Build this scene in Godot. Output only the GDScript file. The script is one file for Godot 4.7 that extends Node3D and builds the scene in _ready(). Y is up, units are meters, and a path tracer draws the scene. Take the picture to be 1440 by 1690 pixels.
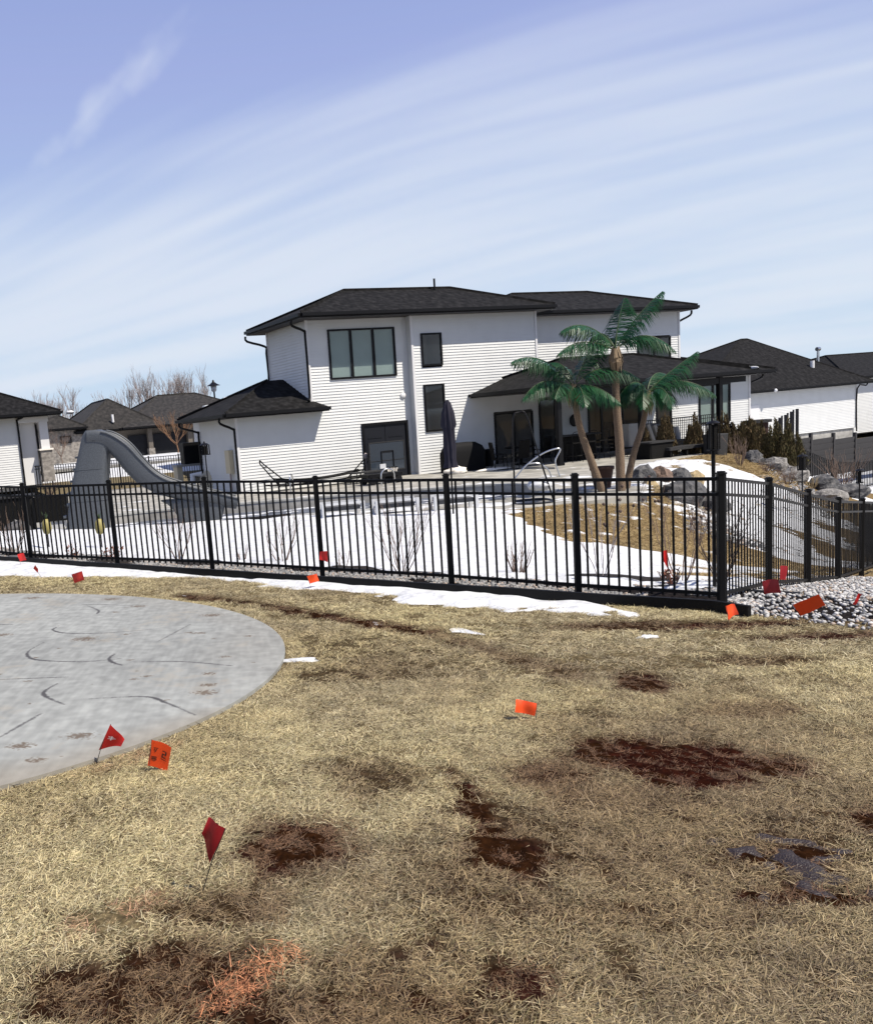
extends Node3D
# A fenced back yard at the end of winter: dry lawn and a round concrete pad in front, pool yard and houses behind.
const DECK := -0.855
var rng := RandomNumberGenerator.new()
var na := FastNoiseLite.new()      # broad noise
var nb := FastNoiseLite.new()      # fine noise
var used := {}
var tips := []
var M := {}
var house: Node3D

# ---------------------------------------------------------------- small helpers
func ss(a, b, x) -> float:
	var t: float = clamp((x - a) / (b - a), 0.0, 1.0)
	return t * t * (3.0 - 2.0 * t)

func lin(r, g, b) -> Color:
	return Color(r, g, b).linear_to_srgb()

func numbered(called: String) -> String:
	if not used.has(called):
		used[called] = 0
		return called
	used[called] += 1
	return "%s_%03d" % [called, used[called]]

func thing(called: String, label: String, category: String, at := Vector3.ZERO, turn := 0.0, group := "") -> Node3D:
	var o := Node3D.new()
	o.name = numbered(called)
	add_child(o)
	o.position = at
	o.rotation.y = turn
	tag(o, label, category, group)
	return o

func tag(o, label: String, category: String, group := "") -> void:
	o.set_meta("label", label)
	o.set_meta("category", category)
	if group != "":
		o.set_meta("group", group)

func S() -> SurfaceTool:
	var s := SurfaceTool.new()
	s.begin(Mesh.PRIMITIVE_TRIANGLES)
	s.set_smooth_group(-1)
	return s

func build(s: SurfaceTool, called: String, m: Material, parent: Node = null) -> MeshInstance3D:
	s.generate_normals()
	var o := MeshInstance3D.new()
	o.mesh = s.commit()
	o.material_override = m
	if parent == null:
		o.name = numbered(called)
		add_child(o)
	else:
		o.name = called
		parent.add_child(o, true)
	return o

func place(mesh: Mesh, called: String, m: Material, parent: Node, xf: Transform3D) -> MeshInstance3D:
	var o := MeshInstance3D.new()
	o.mesh = mesh
	o.material_override = m
	o.name = called
	parent.add_child(o, true)
	o.transform = xf
	return o

func tri(s: SurfaceTool, a: Vector3, b: Vector3, c: Vector3) -> void:
	s.add_vertex(a); s.add_vertex(b); s.add_vertex(c)

func quad(s: SurfaceTool, a: Vector3, b: Vector3, c: Vector3, d: Vector3) -> void:
	tri(s, a, b, c); tri(s, a, c, d)

func box(s: SurfaceTool, c: Vector3, size: Vector3, b := Basis()) -> void:
	s.set_smooth_group(-1)
	var h := size * 0.5
	var p := []
	for i in 8:
		p.append(c + b * Vector3(h.x if i & 1 else -h.x, h.y if i & 2 else -h.y, h.z if i & 4 else -h.z))
	quad(s, p[4], p[6], p[7], p[5]); quad(s, p[1], p[3], p[2], p[0])
	quad(s, p[5], p[7], p[3], p[1]); quad(s, p[0], p[2], p[6], p[4])
	quad(s, p[2], p[3], p[7], p[6]); quad(s, p[0], p[4], p[5], p[1])

# a box whose long edges are chamfered: an octagon-cornered prism along local x, y or z
func cbox(s: SurfaceTool, c: Vector3, size: Vector3, ch := 0.01, b := Basis()) -> void:
	s.set_smooth_group(-1)
	var h := size * 0.5
	var ring := []
	for q in [[1, 1], [-1, 1], [-1, -1], [1, -1]]:
		var a := Vector2(q[0] * h.x, q[1] * (h.z - ch))
		var d := Vector2(q[0] * (h.x - ch), q[1] * h.z)
		if q[0] * q[1] > 0:
			ring.append(a); ring.append(d)
		else:
			ring.append(d); ring.append(a)
	var top := []
	var bot := []
	for r in ring:
		top.append(c + b * Vector3(r.x, h.y, r.y)); bot.append(c + b * Vector3(r.x, -h.y, r.y))
	for i in 8:
		var j := (i + 1) % 8
		quad(s, bot[i], bot[j], top[j], top[i])
	for i in range(1, 7):
		tri(s, top[0], top[i], top[i + 1]); tri(s, bot[0], bot[i + 1], bot[i])

func frame_of(d: Vector3) -> Basis:
	var y := d.normalized()
	var x := y.cross(Vector3(0, 0, 1) if abs(y.z) < 0.9 else Vector3(1, 0, 0)).normalized()
	return Basis(x, y, x.cross(y))

func bar(s: SurfaceTool, a: Vector3, b: Vector3, w: float, d := -1.0) -> void:
	box(s, (a + b) * 0.5, Vector3(w, a.distance_to(b), w if d < 0 else d), frame_of(b - a))

func tube(s: SurfaceTool, pts: Array, r, n := 8, caps := true) -> void:
	s.set_smooth_group(0)
	var rings := []
	var x := Vector3.ZERO
	for i in pts.size():
		var d: Vector3 = (pts[min(i + 1, pts.size() - 1)] - pts[max(i - 1, 0)]).normalized()
		if i == 0:
			x = d.cross(Vector3(0, 0, 1) if abs(d.z) < 0.9 else Vector3(1, 0, 0)).normalized()
		else:
			x = (x - d * d.dot(x)).normalized()
		var z := x.cross(d)
		var rr: float = r[i] if r is Array else r
		var ring := []
		for k in n:
			var a := TAU * k / n
			ring.append(pts[i] + (x * cos(a) + z * sin(a)) * rr)
		rings.append(ring)
	for i in pts.size() - 1:
		for k in n:
			var j := (k + 1) % n
			quad(s, rings[i][k], rings[i][j], rings[i + 1][j], rings[i + 1][k])
	if caps:
		s.set_smooth_group(-1)
		for k in range(1, n - 1):
			tri(s, rings[0][0], rings[0][k + 1], rings[0][k])
			var l = rings[-1]
			tri(s, l[0], l[k], l[k + 1])

func lathe(s: SurfaceTool, at: Vector3, prof: Array, n := 12, smooth := true) -> void:
	s.set_smooth_group(0 if smooth else -1)
	for i in prof.size() - 1:
		for k in n:
			var a := TAU * k / n
			var b := TAU * (k + 1) / n
			var p: Vector2 = prof[i]
			var q: Vector2 = prof[i + 1]
			quad(s, at + Vector3(cos(a) * p.x, p.y, sin(a) * p.x), at + Vector3(cos(b) * p.x, p.y, sin(b) * p.x), at + Vector3(cos(b) * q.x, q.y, sin(b) * q.x), at + Vector3(cos(a) * q.x, q.y, sin(a) * q.x))

func bez(a: Vector3, b: Vector3, c: Vector3, t: float) -> Vector3:
	return a.lerp(b, t).lerp(b.lerp(c, t), t)

func smooth_path(p: Array, n := 6) -> Array:
	var out := []
	for i in p.size() - 1:
		var a: Vector3 = p[max(i - 1, 0)]
		var d: Vector3 = p[min(i + 2, p.size() - 1)]
		for k in n:
			out.append(p[i].cubic_interpolate(p[i + 1], a, d, float(k) / n))
	out.append(p[-1])
	return out

# ---------------------------------------------------------------- materials
func grain(seed_: int, freq: float, oct: int, lo: float, hi: float, w := 256, tint_a := Color.WHITE, tint_b := Color.WHITE, sx := 1.0) -> ImageTexture:
	var n := FastNoiseLite.new()
	n.seed = seed_
	n.noise_type = FastNoiseLite.TYPE_SIMPLEX_SMOOTH
	n.frequency = freq
	n.fractal_octaves = oct
	var src := n.get_seamless_image(w, w)
	src.convert(Image.FORMAT_L8)
	var img := Image.create(w, w, false, Image.FORMAT_RGB8)
	for y in w:
		for x in w:
			var v := src.get_pixel(int(x * sx) % w, y).r
			var c := tint_a.lerp(tint_b, v)
			var k: float = lerp(lo, hi, v)
			img.set_pixel(x, y, Color(c.r * k, c.g * k, c.b * k))
	return ImageTexture.create_from_image(img)

func height_tex(seed_: int, freq: float, oct: int, w := 256) -> ImageTexture:
	var n := FastNoiseLite.new()
	n.seed = seed_
	n.frequency = freq
	n.fractal_octaves = oct
	var img := n.get_seamless_image(w, w)
	return ImageTexture.create_from_image(img)

func mat(key: String, c: Color, rough := 0.8, metal := 0.0, tex: Texture2D = null, scale := 1.0, relief: Texture2D = null, depth := 0.5) -> StandardMaterial3D:
	var m := StandardMaterial3D.new()
	m.albedo_color = c
	m.roughness = rough
	m.metallic = metal
	if tex or relief:
		m.uv1_triplanar = true
		m.uv1_world_triplanar = true
		m.uv1_scale = Vector3.ONE * scale
	if tex:
		m.albedo_texture = tex
	if relief:
		m.heightmap_enabled = true
		m.heightmap_texture = relief
		m.heightmap_scale = depth
	M[key] = m
	return m

func make_materials() -> void:
	var fine := grain(1, 0.05, 4, 0.72, 1.0)
	var blot := grain(2, 0.012, 4, 0.7, 1.0)
	var soft := grain(3, 0.01, 3, 0.95, 1.0)
	var bumpf := height_tex(5, 0.06, 4)
	var bumpc := height_tex(6, 0.012, 3)
	mat("siding", lin(0.59, 0.60, 0.60), 0.55, 0.0, soft, 0.35)
	mat("trim", lin(0.58, 0.58, 0.59), 0.5)
	mat("shingle", lin(0.030, 0.029, 0.030), 0.95, 0.0, grain(8, 0.035, 5, 0.05, 1.0, 512), 0.16, bumpf, 1.0)
	mat("shingle_brown", lin(0.055, 0.049, 0.045), 0.95, 0.0, grain(9, 0.035, 5, 0.1, 1.0, 512), 0.16, bumpf, 1.0)
	mat("black_metal", lin(0.005, 0.005, 0.006), 0.42, 0.0, soft, 1.0)
	mat("fence_black", lin(0.0035, 0.0035, 0.004), 0.5, 0.0, soft, 2.0)
	mat("soffit", lin(0.035, 0.032, 0.033), 0.6)
	mat("room", lin(0.30, 0.28, 0.26), 0.9)
	mat("blind", lin(0.26, 0.35, 0.33), 0.8, 0.0, soft, 0.7)
	mat("door_black", lin(0.012, 0.013, 0.017), 0.35)
	var g := mat("glass", lin(0.05, 0.06, 0.07), 0.03)
	g.transparency = BaseMaterial3D.TRANSPARENCY_ALPHA
	g.albedo_color.a = 0.22
	var g2 := mat("glass_clear", lin(0.4, 0.45, 0.5), 0.05)
	g2.transparency = BaseMaterial3D.TRANSPARENCY_ALPHA
	g2.albedo_color.a = 0.3
	mat("concrete", lin(0.42, 0.42, 0.40), 0.85, 0.0, blot, 0.6, bumpf, 0.2)
	mat("deck", lin(0.38, 0.365, 0.325), 0.85, 0.0, blot, 0.3, bumpf, 0.2)
	mat("foundation", lin(0.36, 0.35, 0.33), 0.9, 0.0, blot, 0.5)
	mat("stone_wall", lin(0.36, 0.33, 0.30), 0.9, 0.0, grain(11, 0.03, 3, 0.55, 1.0), 0.5, bumpc, 2.0)
	mat("stucco", lin(0.16, 0.14, 0.12), 0.9, 0.0, fine, 0.8)
	mat("snow", lin(0.68, 0.695, 0.72), 0.75, 0.0, grain(12, 0.025, 5, 0.78, 1.0), 0.7, bumpf, 1.2)
	mat("ice", lin(0.22, 0.25, 0.30), 0.22, 0.0, grain(13, 0.02, 5, 0.45, 1.0, 256, Color(0.8, 0.85, 1.0), Color(1, 1, 1), 1.0), 0.16)
	mat("slide_gray", lin(0.075, 0.085, 0.10), 0.5, 0.0, fine, 1.6)
	mat("trunk", lin(0.24, 0.165, 0.105), 0.85, 0.0, grain(14, 0.05, 3, 0.55, 1.0), 2.0, bumpf, 0.8)
	mat("husk", lin(0.28, 0.20, 0.12), 0.9, 0.0, fine, 3.0)
	var f := mat("frond", lin(0.016, 0.075, 0.045), 0.42)
	f.vertex_color_use_as_albedo = true
	f.albedo_color = Color.WHITE
	f.metallic_specular = 0.35
	f.backlight_enabled = true
	f.backlight = Color(0.02, 0.07, 0.025)
	mat("twig", lin(0.16, 0.11, 0.085), 0.9)
	mat("twig_dark", lin(0.07, 0.045, 0.035), 0.9)
	mat("twig_grey", lin(0.27, 0.235, 0.235), 0.9)
	mat("twig_orange", lin(0.20, 0.11, 0.06), 0.9)
	mat("dead_leaf", lin(0.16, 0.055, 0.03), 0.8)
	var e := mat("evergreen", lin(0.05, 0.05, 0.02), 0.85)
	e.vertex_color_use_as_albedo = true
	e.albedo_color = Color.WHITE
	mat("rock", lin(0.21, 0.21, 0.215), 0.9, 0.0, grain(15, 0.02, 4, 0.3, 1.0, 256, Color(0.75, 0.78, 0.85), Color(1, 0.97, 0.93)), 0.7, bumpf, 3.0)
	mat("rock_red", lin(0.30, 0.20, 0.15), 0.9, 0.0, grain(16, 0.02, 4, 0.3, 1.0), 0.8, bumpf, 3.0)
	mat("rock_tan", lin(0.52, 0.40, 0.22), 0.9, 0.0, grain(17, 0.02, 4, 0.6, 1.0), 0.8, bumpf, 2.0)
	mat("rock_white", lin(0.40, 0.38, 0.36), 0.9, 0.0, grain(18, 0.02, 4, 0.35, 1.0), 0.8, bumpf, 3.0)
	var gr := mat("gravel", Color.WHITE, 0.85, 0.0, null)
	gr.vertex_color_use_as_albedo = true
	var gs := mat("grass", Color.WHITE, 0.75)
	gs.vertex_color_use_as_albedo = true
	gs.backlight_enabled = true
	gs.backlight = Color(0.10, 0.08, 0.04)
	var so := mat("soil", Color.WHITE, 0.95, 0.0, grain(19, 0.06, 4, 0.45, 1.0), 1.1, bumpf, 1.5)
	so.vertex_color_use_as_albedo = true
	so.metallic_specular = 0.1
	mat("wet_mud", lin(0.026, 0.013, 0.009), 0.5, 0.0, fine, 5.0, bumpf, 0.6)
	mat("edging", lin(0.004, 0.004, 0.0045), 0.55, 0.0, soft, 3.0, bumpf, 0.3)
	mat("fabric_grey", lin(0.10, 0.10, 0.105), 0.9, 0.0, fine, 3.0)
	mat("mulch", lin(0.022, 0.016, 0.013), 0.95, 0.0, fine, 4.0, bumpf, 3.0)
	for q in [["flag_red", 0.62, 0.02, 0.018], ["flag_dark", 0.30, 0.012, 0.018], ["flag_orange", 0.85, 0.085, 0.015], ["flag_pink", 0.75, 0.06, 0.05]]:
		var fm := mat(q[0], lin(q[1], q[2], q[3]), 0.45)
		fm.backlight_enabled = true
		fm.backlight = lin(q[1] * 0.35, q[2] * 0.35, q[3] * 0.35)
	mat("wire", lin(0.10, 0.10, 0.10), 0.4, 0.7)
	mat("ink", lin(0.03, 0.012, 0.008), 0.6)
	mat("ink_white", lin(0.8, 0.75, 0.75), 0.6)
	mat("grey_board", lin(0.033, 0.031, 0.033), 0.75, 0.0, fine, 1.2)
	mat("navy_cloth", lin(0.005, 0.0045, 0.016), 0.85)
	mat("black_cloth", lin(0.006, 0.006, 0.007), 0.75)
	mat("white_cloth", lin(0.72, 0.68, 0.62), 0.85)
	mat("white_plastic", lin(0.5, 0.51, 0.53), 0.5)
	mat("tan_plastic", lin(0.44, 0.39, 0.28), 0.6)
	mat("chrome", lin(0.55, 0.56, 0.58), 0.2, 0.9)
	mat("cushion", lin(0.36, 0.35, 0.33), 0.9)
	mat("wicker", lin(0.008, 0.0075, 0.007), 0.75, 0.0, fine, 6.0, bumpf, 1.0)
	mat("wicker_grey", lin(0.025, 0.025, 0.027), 0.75, 0.0, fine, 6.0, bumpf, 1.0)
	mat("acrylic", lin(0.03, 0.04, 0.055), 0.08)
	mat("yellow", lin(0.34, 0.29, 0.09), 0.6, 0.0, fine, 8.0)
	mat("leaf_green", lin(0.03, 0.06, 0.02), 0.7)
	mat("brick_red", lin(0.07, 0.033, 0.024), 0.9, 0.0, fine, 2.0)
	mat("hose", lin(0.012, 0.016, 0.028), 0.5)
	for k in ["black_metal", "fence_black", "wicker", "edging", "shingle", "black_cloth", "door_black"]:
		M[k].metallic_specular = 0.3
	mat("asphalt", lin(0.30, 0.29, 0.27), 0.9, 0.0, blot, 0.4)

# ---------------------------------------------------------------- the lie of the land
func lawn_y(x: float, z: float) -> float:
	return -0.05 * x + 0.0307 * z

func ground_y(x: float, z: float) -> float:
	var l := lawn_y(clamp(x, -40.0, 40.0), max(z, -70.0))
	var q := 0.61 * x - 0.79 * z - 9.5
	if q <= 0.0:
		return l
	var t: float = max(0.79 * x + 0.61 * z + 1.98, (x - 25.0) * 0.8)
	var yard: float = lerp(l, DECK - 0.012, ss(0.0, 11.0, q))
	var right: float = max(l - 0.1 * max(0.0, q - 0.8), -3.2)
	var r: float = lerp(yard, right, ss(-6.5, -0.3, t))
	return r + ss(40.0, 62.0, -z) * 1.15 * (1.0 - ss(0.0, 12.0, x))

func on_ground(x: float, z: float, lift := 0.0) -> Vector3:
	return Vector3(x, ground_y(x, z) + lift, z)

func fence_q(x: float, z: float) -> float:
	return 0.61 * x - 0.79 * z - 9.5

func fence_t(x: float, z: float) -> float:
	return 0.79 * x + 0.61 * z + 1.98

# ---------------------------------------------------------------- sky
func make_sky() -> Sky:
	var w := 2048
	var h := 1024
	var img := Image.create(w, h, false, Image.FORMAT_RGB8)
	var n1 := FastNoiseLite.new()
	n1.seed = 31
	n1.frequency = 0.55
	n1.fractal_octaves = 5
	var n2 := FastNoiseLite.new()
	n2.seed = 77
	n2.frequency = 0.28
	n2.fractal_octaves = 3
	var along := Vector2(-0.82, -0.57)
	var across := Vector2(0.57, -0.82)
	var stops := [[0.0, Color(0.82, 0.90, 0.97)], [0.09, Color(0.745, 0.85, 0.96)], [0.2, Color(0.665, 0.765, 0.935)], [0.34, Color(0.60, 0.667, 0.89)], [0.5, Color(0.50, 0.585, 0.83)], [1.0, Color(0.31, 0.40, 0.68)]]
	var white := Color(0.915, 0.94, 0.985)
	var t0 := Vector3(-0.1855, 0.2804, -0.9418)
	var t1 := Vector3(-0.0442, 0.3813, -0.9234)
	var trail := t0.cross(t1).normalized()
	for j in h / 2:
		var el: float = PI * 0.5 - PI * (j + 0.5) / h
		var sy: float = sin(el)
		var base: Color = stops[-1][1]
		for k in stops.size() - 1:
			if sy < stops[k + 1][0]:
				base = stops[k][1].lerp(stops[k + 1][1], (sy - stops[k][0]) / (stops[k + 1][0] - stops[k][0]))
				break
		for i in w:
			var az: float = TAU * (i + 0.5) / w          # column 0 looks along -z
			var d := Vector2(sin(az), -cos(az)) * cos(el) / (sy + 0.10)
			var a := d.dot(along)
			var c := d.dot(across)
			var warp := n2.get_noise_2d(a * 0.5, c * 0.5) * 0.55
			var v := n1.get_noise_2d(a * 0.22 + 3.0, (c + warp) * 1.15)
			var wisp := n1.get_noise_2d(a * 0.55 + 40.0, (c + warp * 0.8) * 5.5) + 0.5 * n1.get_noise_2d(a * 1.3 - 20.0, (c + warp * 0.8) * 14.0)
			var broad := n2.get_noise_2d(a * 0.35 + 9.0, c * 0.9 - 4.0)
			var m: float = ss(-0.42, 0.56, v * 0.8 + broad * 0.6 + wisp * 0.22)
			m = clamp(0.15 + m * 0.65, 0.0, 0.92)
			if sy > 0.2 and sy < 0.45 and (i < 60 or i > w - 130):      # a short torn contrail
				var dir := Vector3(sin(az) * cos(el), sy, -cos(az) * cos(el))
				var side := dir.dot(trail)
				var f := (dir - t0).dot(t1 - t0) / (t1 - t0).length_squared()
				var edge := 0.020 + 0.010 * f + 0.010 * n1.get_noise_2d(f * 6.0, side * 90.0)
				m = max(m, ss(edge, edge * 0.1, abs(side + 0.006 * n1.get_noise_1d(f * 5.0))) * ss(-0.6, 0.25, f) * ss(1.35, 0.6, f) * (0.40 + 0.22 * n1.get_noise_2d(f * 7.0, side * 120.0)))
			img.set_pixel(i, j, base.lerp(white, m))
	for j in range(h / 2, h):
		var col: Color = Color(0.80, 0.885, 0.965).lerp(Color(0.42, 0.40, 0.36), ss(0.0, 0.04, float(j - h / 2) / h))
		img.fill_rect(Rect2i(0, j, w, 1), col)
	var pm := PanoramaSkyMaterial.new()
	pm.panorama = ImageTexture.create_from_image(img)
	pm.energy_multiplier = 0.68
	var sky := Sky.new()
	sky.sky_material = pm
	return sky

# ---------------------------------------------------------------- ground
# worn patches: x, z, half sizes, how bare, how wet
const MUD := [[2.0, -4.36, 0.30, 0.26, 1.0, 1.0], [1.72, -4.52, 0.22, 0.16, 0.9, 1.0], [2.25, -4.25, 0.2, 0.16, 0.9, 1.0], [0.75, -3.85, 0.06, 0.42, 0.95, 1.0], [0.80, -3.42, 0.10, 0.16, 0.9, 1.0], [-0.01, -3.55, 0.17, 0.17, 0.85, 0.9], [1.14, -4.26, 0.16, 0.16, 0.6, 0.9], [2.31, -5.88, 0.12, 0.2, 0.8, 1.0], [1.78, -2.94, 0.24, 0.07, 0.95, 1.0], [1.86, -3.27, 0.13, 0.12, 0.9, 1.0], [-0.43, -2.50, 0.30, 0.18, 0.45, 1.0], [0.1, -2.35, 0.35, 0.15, 0.3, 0.95], [0.60, -2.50, 0.10, 0.10, 0.7, 1.0], [2.32, -3.55, 0.08, 0.12, 0.8, 1.0], [1.15, -2.88, 0.42, 0.12, 0.2, 0.8], [0.15, -2.62, 0.26, 0.10, 0.15, 0.8], [3.3, -6.4, 0.25, 0.12, 0.3, 0.7], [2.75, -5.2, 0.25, 0.12, 0.3, 0.8], [3.9, -7.75, 0.5, 0.12, 0.7, 0.9], [4.75, -7.15, 0.7, 0.10, 0.7, 0.9], [3.0, -7.9, 0.4, 0.12, 0.4, 0.8], [0.5, -6.6, 0.3, 0.25, 0.1, 0.6], [1.45, -3.9, 0.25, 0.12, 0.3, 0.8], [-0.30, -3.02, 0.14, 0.08, 0.3, 0.8], [1.5, -3.35, 0.7, 0.35, 0.15, 0.8], [2.1, -3.7, 0.4, 0.3, 0.15, 0.7], [1.2, -2.6, 0.5, 0.2, 0.1, 0.65], [2.3, -4.9, 0.5, 0.25, 0.1, 0.55], [2.3, -4.0, 0.9, 1.1, 0.06, 0.6], [1.3, -3.0, 0.8, 0.6, 0.06, 0.6], [0.9, -2.3, 0.9, 0.2, 0.1, 0.55], [0.35, -4.2, 0.15, 0.2, 0.2, 0.6]]
const TRACK := [[-1.2, -10.55], [-0.34, -9.82], [0.29, -9.0], [0.82, -8.33], [1.2, -7.88], [1.6, -7.0], [1.9, -6.2]]
const PAD := Vector2(-3.873, -7.315)
const PAD_R := 3.85

func worn(x: float, z: float) -> Vector2:       # (bare, wet)
	var e := na.get_noise_2d(x * 26.0, z * 26.0) * 0.85 + nb.get_noise_2d(x * 75.0, z * 75.0) * 0.55
	var r := Vector2.ZERO
	for m in MUD:
		var dx: float = (x - m[0]) / m[2]
		var dz: float = (z - m[1]) / m[3]
		var d := sqrt(dx * dx + dz * dz) + e
		if d < 2.5:
			r.x = max(r.x, ss(1.95, 0.9, d) * m[4])
			r.y = max(r.y, ss(2.4, 1.1, d) * m[5])
	var p := Vector2(x, z)
	for i in TRACK.size() - 1:
		var a := Vector2(TRACK[i][0], TRACK[i][1])
		var b := Vector2(TRACK[i + 1][0], TRACK[i + 1][1])
		var k := p.distance_to(Geometry2D.get_closest_point_to_segment(p, a, b)) + e * 0.12
		r.x = max(r.x, ss(0.19, 0.04, k) * (0.9 if i < 4 else 0.35))
		r.y = max(r.y, ss(0.30, 0.06, k) * (1.0 if i < 4 else 0.6))
	r.y = max(r.y, ss(0.12, 0.62, na.get_noise_2d(x * 8.0 + 50.0, z * 8.0) + e * 0.3) * 0.4)
	r.y = max(r.y, ss(-0.15, 0.45, na.get_noise_2d(x * 15.0 - 30.0, z * 15.0) + e * 0.35) * 0.75 * ss(0.2, 1.3, x) * ss(-7.5, -5.0, z))
	return r

func mud(x: float, z: float) -> float:
	return worn(x, z).x

func paint(x: float, z: float) -> Vector2:      # (red, orange) marking paint sprayed on the grass
	var p := Vector2(x, z)
	var e := nb.get_noise_2d(x * 90.0, z * 90.0)
	var c := Geometry2D.get_closest_point_to_segment(p, Vector2(-0.84, -2.89), Vector2(-0.6, -3.12))
	var r := ss(0.05, 0.012, p.distance_to(c) + e * 0.04)
	c = Geometry2D.get_closest_point_to_segment(p, Vector2(-0.35, -2.41), Vector2(-0.12, -2.72))
	var o := ss(0.05, 0.012, p.distance_to(c) + e * 0.04)
	c = Geometry2D.get_closest_point_to_segment(p, Vector2(-1.18, -4.45), Vector2(-0.72, -4.95))
	r = max(r, ss(0.05, 0.01, p.distance_to(c) + e * 0.05) * 0.6)
	return Vector2(r, o)

func in_gravel(x: float, z: float) -> bool:
	if fence_t(x, z) < -0.02:
		return false
	var gz: float = -8.2 + (x - 4.2) * 1.6 if x < 4.75 else -7.36 + (x - 4.75) * 0.45
	return z < gz + na.get_noise_2d(x * 25.0, z * 25.0) * 0.1 and z > -16.0 and fence_t(x, z) < 6.0

func lines(parts: Array) -> PackedFloat64Array:
	var out := PackedFloat64Array()
	for p in parts:
		var v: float = p[0]
		while v < p[1] - 1e-6:
			out.append(v)
			v += p[2]
	out.append(parts[-1][1])
	return out

func ground_color(x: float, z: float) -> Color:
	var n := na.get_noise_2d(x * 6.0, z * 6.0)
	var n2 := nb.get_noise_2d(x * 25.0, z * 25.0)
	var straw := Color(0.20, 0.155, 0.085) * (1.0 + 0.25 * n + 0.25 * n2)
	if fence_q(x, z) > 0.9:
		straw = Color(0.30, 0.215, 0.11) * (1.0 + 0.35 * n + 0.3 * n2)
		if z < -40.0:
			straw = Color(0.27, 0.22, 0.14)
	elif fence_q(x, z) > -0.42:
		return Color(0.03, 0.026, 0.024)
	var m := worn(x, z) if z > -14.0 and z < 1.0 and x > -5.0 and x < 9.0 else Vector2.ZERO
	return straw.lerp(Color(0.040, 0.022, 0.013), min(1.0, m.y * 1.1)).lerp(Color(0.034, 0.0115, 0.0065), m.x)

func grid(s: SurfaceTool, xs: PackedFloat64Array, zs: PackedFloat64Array, hf: Callable, cf = null, keep = null) -> void:
	s.set_smooth_group(0)
	var w := xs.size()
	var hs := PackedFloat32Array()
	var ks := PackedFloat32Array()
	for z in zs:
		for x in xs:
			hs.append(hf.call(x, z))
			if keep != null:
				ks.append(keep.call(x, z))
			if cf != null:
				s.set_color(cf.call(x, z))
			if keep == null:
				s.add_vertex(Vector3(x, hs[-1], z))
	if keep == null:
		for j in zs.size() - 1:
			for i in w - 1:
				var a := j * w + i
				s.add_index(a); s.add_index(a + w); s.add_index(a + w + 1)
				s.add_index(a); s.add_index(a + w + 1); s.add_index(a + 1)
		return
	for j in zs.size() - 1:
		for i in w - 1:
			var a := j * w + i
			if max(max(ks[a], ks[a + 1]), max(ks[a + w], ks[a + w + 1])) <= -0.012:
				continue
			quad(s, Vector3(xs[i], hs[a], zs[j]), Vector3(xs[i], hs[a + w], zs[j + 1]), Vector3(xs[i + 1], hs[a + w + 1], zs[j + 1]), Vector3(xs[i + 1], hs[a + 1], zs[j]))

func make_ground() -> void:
	var s := S()
	grid(s, lines([[-420.0, -60.0, 40.0], [-60.0, -12.0, 2.0], [-12.0, -2.0, 0.25], [-2.0, 5.0, 0.05], [5.0, 14.0, 0.25], [14.0, 60.0, 2.0], [60.0, 420.0, 40.0]]),
		lines([[-700.0, -100.0, 60.0], [-100.0, -34.0, 2.0], [-34.0, -11.0, 0.25], [-11.0, -1.6, 0.05], [-1.6, 12.0, 0.8], [12.0, 100.0, 22.0]]),
		func(x, z): return ground_y(x, z) + nb.get_noise_2d(x * 12.0, z * 12.0) * 0.008 + (mud(x, z) * (nb.get_noise_2d(x * 150.0, z * 150.0) * 0.028 - 0.010) if z > -12.0 and z < -1.0 and x > -5.0 and x < 9.0 else 0.0) - (0.06 if Vector2(x, z).distance_to(PAD) < PAD_R - 0.1 else 0.0) - (0.9 if on_deck(x, z) else 0.0), ground_color)
	var o := build(s, "ground", M.soil)
	o.set_meta("kind", "structure")

func snow_sheet(called: String, xs, zs, field: Callable) -> void:
	var s := S()
	grid(s, xs, zs, func(x, z): return ground_y(x, z) + clamp(field.call(x, z), -0.03, 0.2), null, field)
	s.index()
	var o := build(s, called, M.snow)
	o.set_meta("kind", "structure")

func yard_snow(x: float, z: float) -> float:
	var q := fence_q(x, z)
	var t := fence_t(x, z)
	if q < 0.8 or q > 26.0 or t > 0.05 and x < 14.5:
		return -0.1
	var n := na.get_noise_2d(x * 7.0, z * 14.0) * 0.6 + nb.get_noise_2d(x * 14.0, z * 22.0) * 0.4 + nb.get_noise_2d(x * 50.0, z * 70.0) * 0.22
	n += ss(3.5, 6.0, x) * (na.get_noise_2d(x * 20.0, z * 60.0) * 0.9 + nb.get_noise_2d(x * 40.0, z * 90.0) * 0.6)
	var v := 0.10
	v -= 0.12 * ss(4.4, 6.0, x + n * 1.2) * ss(-16.2, -18.6, z - n * 1.5) * ss(13.0, 9.0, x)      # bare golden lawn beside the deck
	v -= 0.05 * ss(3.0, 8.0, x)
	v -= 0.075 * ss(-3.2, 0.0, t) * ss(14.5, 13.0, q)
	v += 0.05 * ss(-5.5, -4.0, t) * ss(0.0, -1.8, t) * ss(15.5, 17.0, q) * ss(26.0, 23.0, q)
	v -= 0.10 * ss(17.0, 20.0, q) * ss(-1.6, -0.4, t)
	return (min(v + n * 0.105, 0.065) + 0.03 * nb.get_noise_2d(x * 8.0, z * 8.0) + 0.014 * nb.get_noise_2d(x * 34.0, z * 34.0)) * ss(0.8, 1.1, q + n * 0.15) - 0.02 * ss(1.0, 0.8, q)

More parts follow.
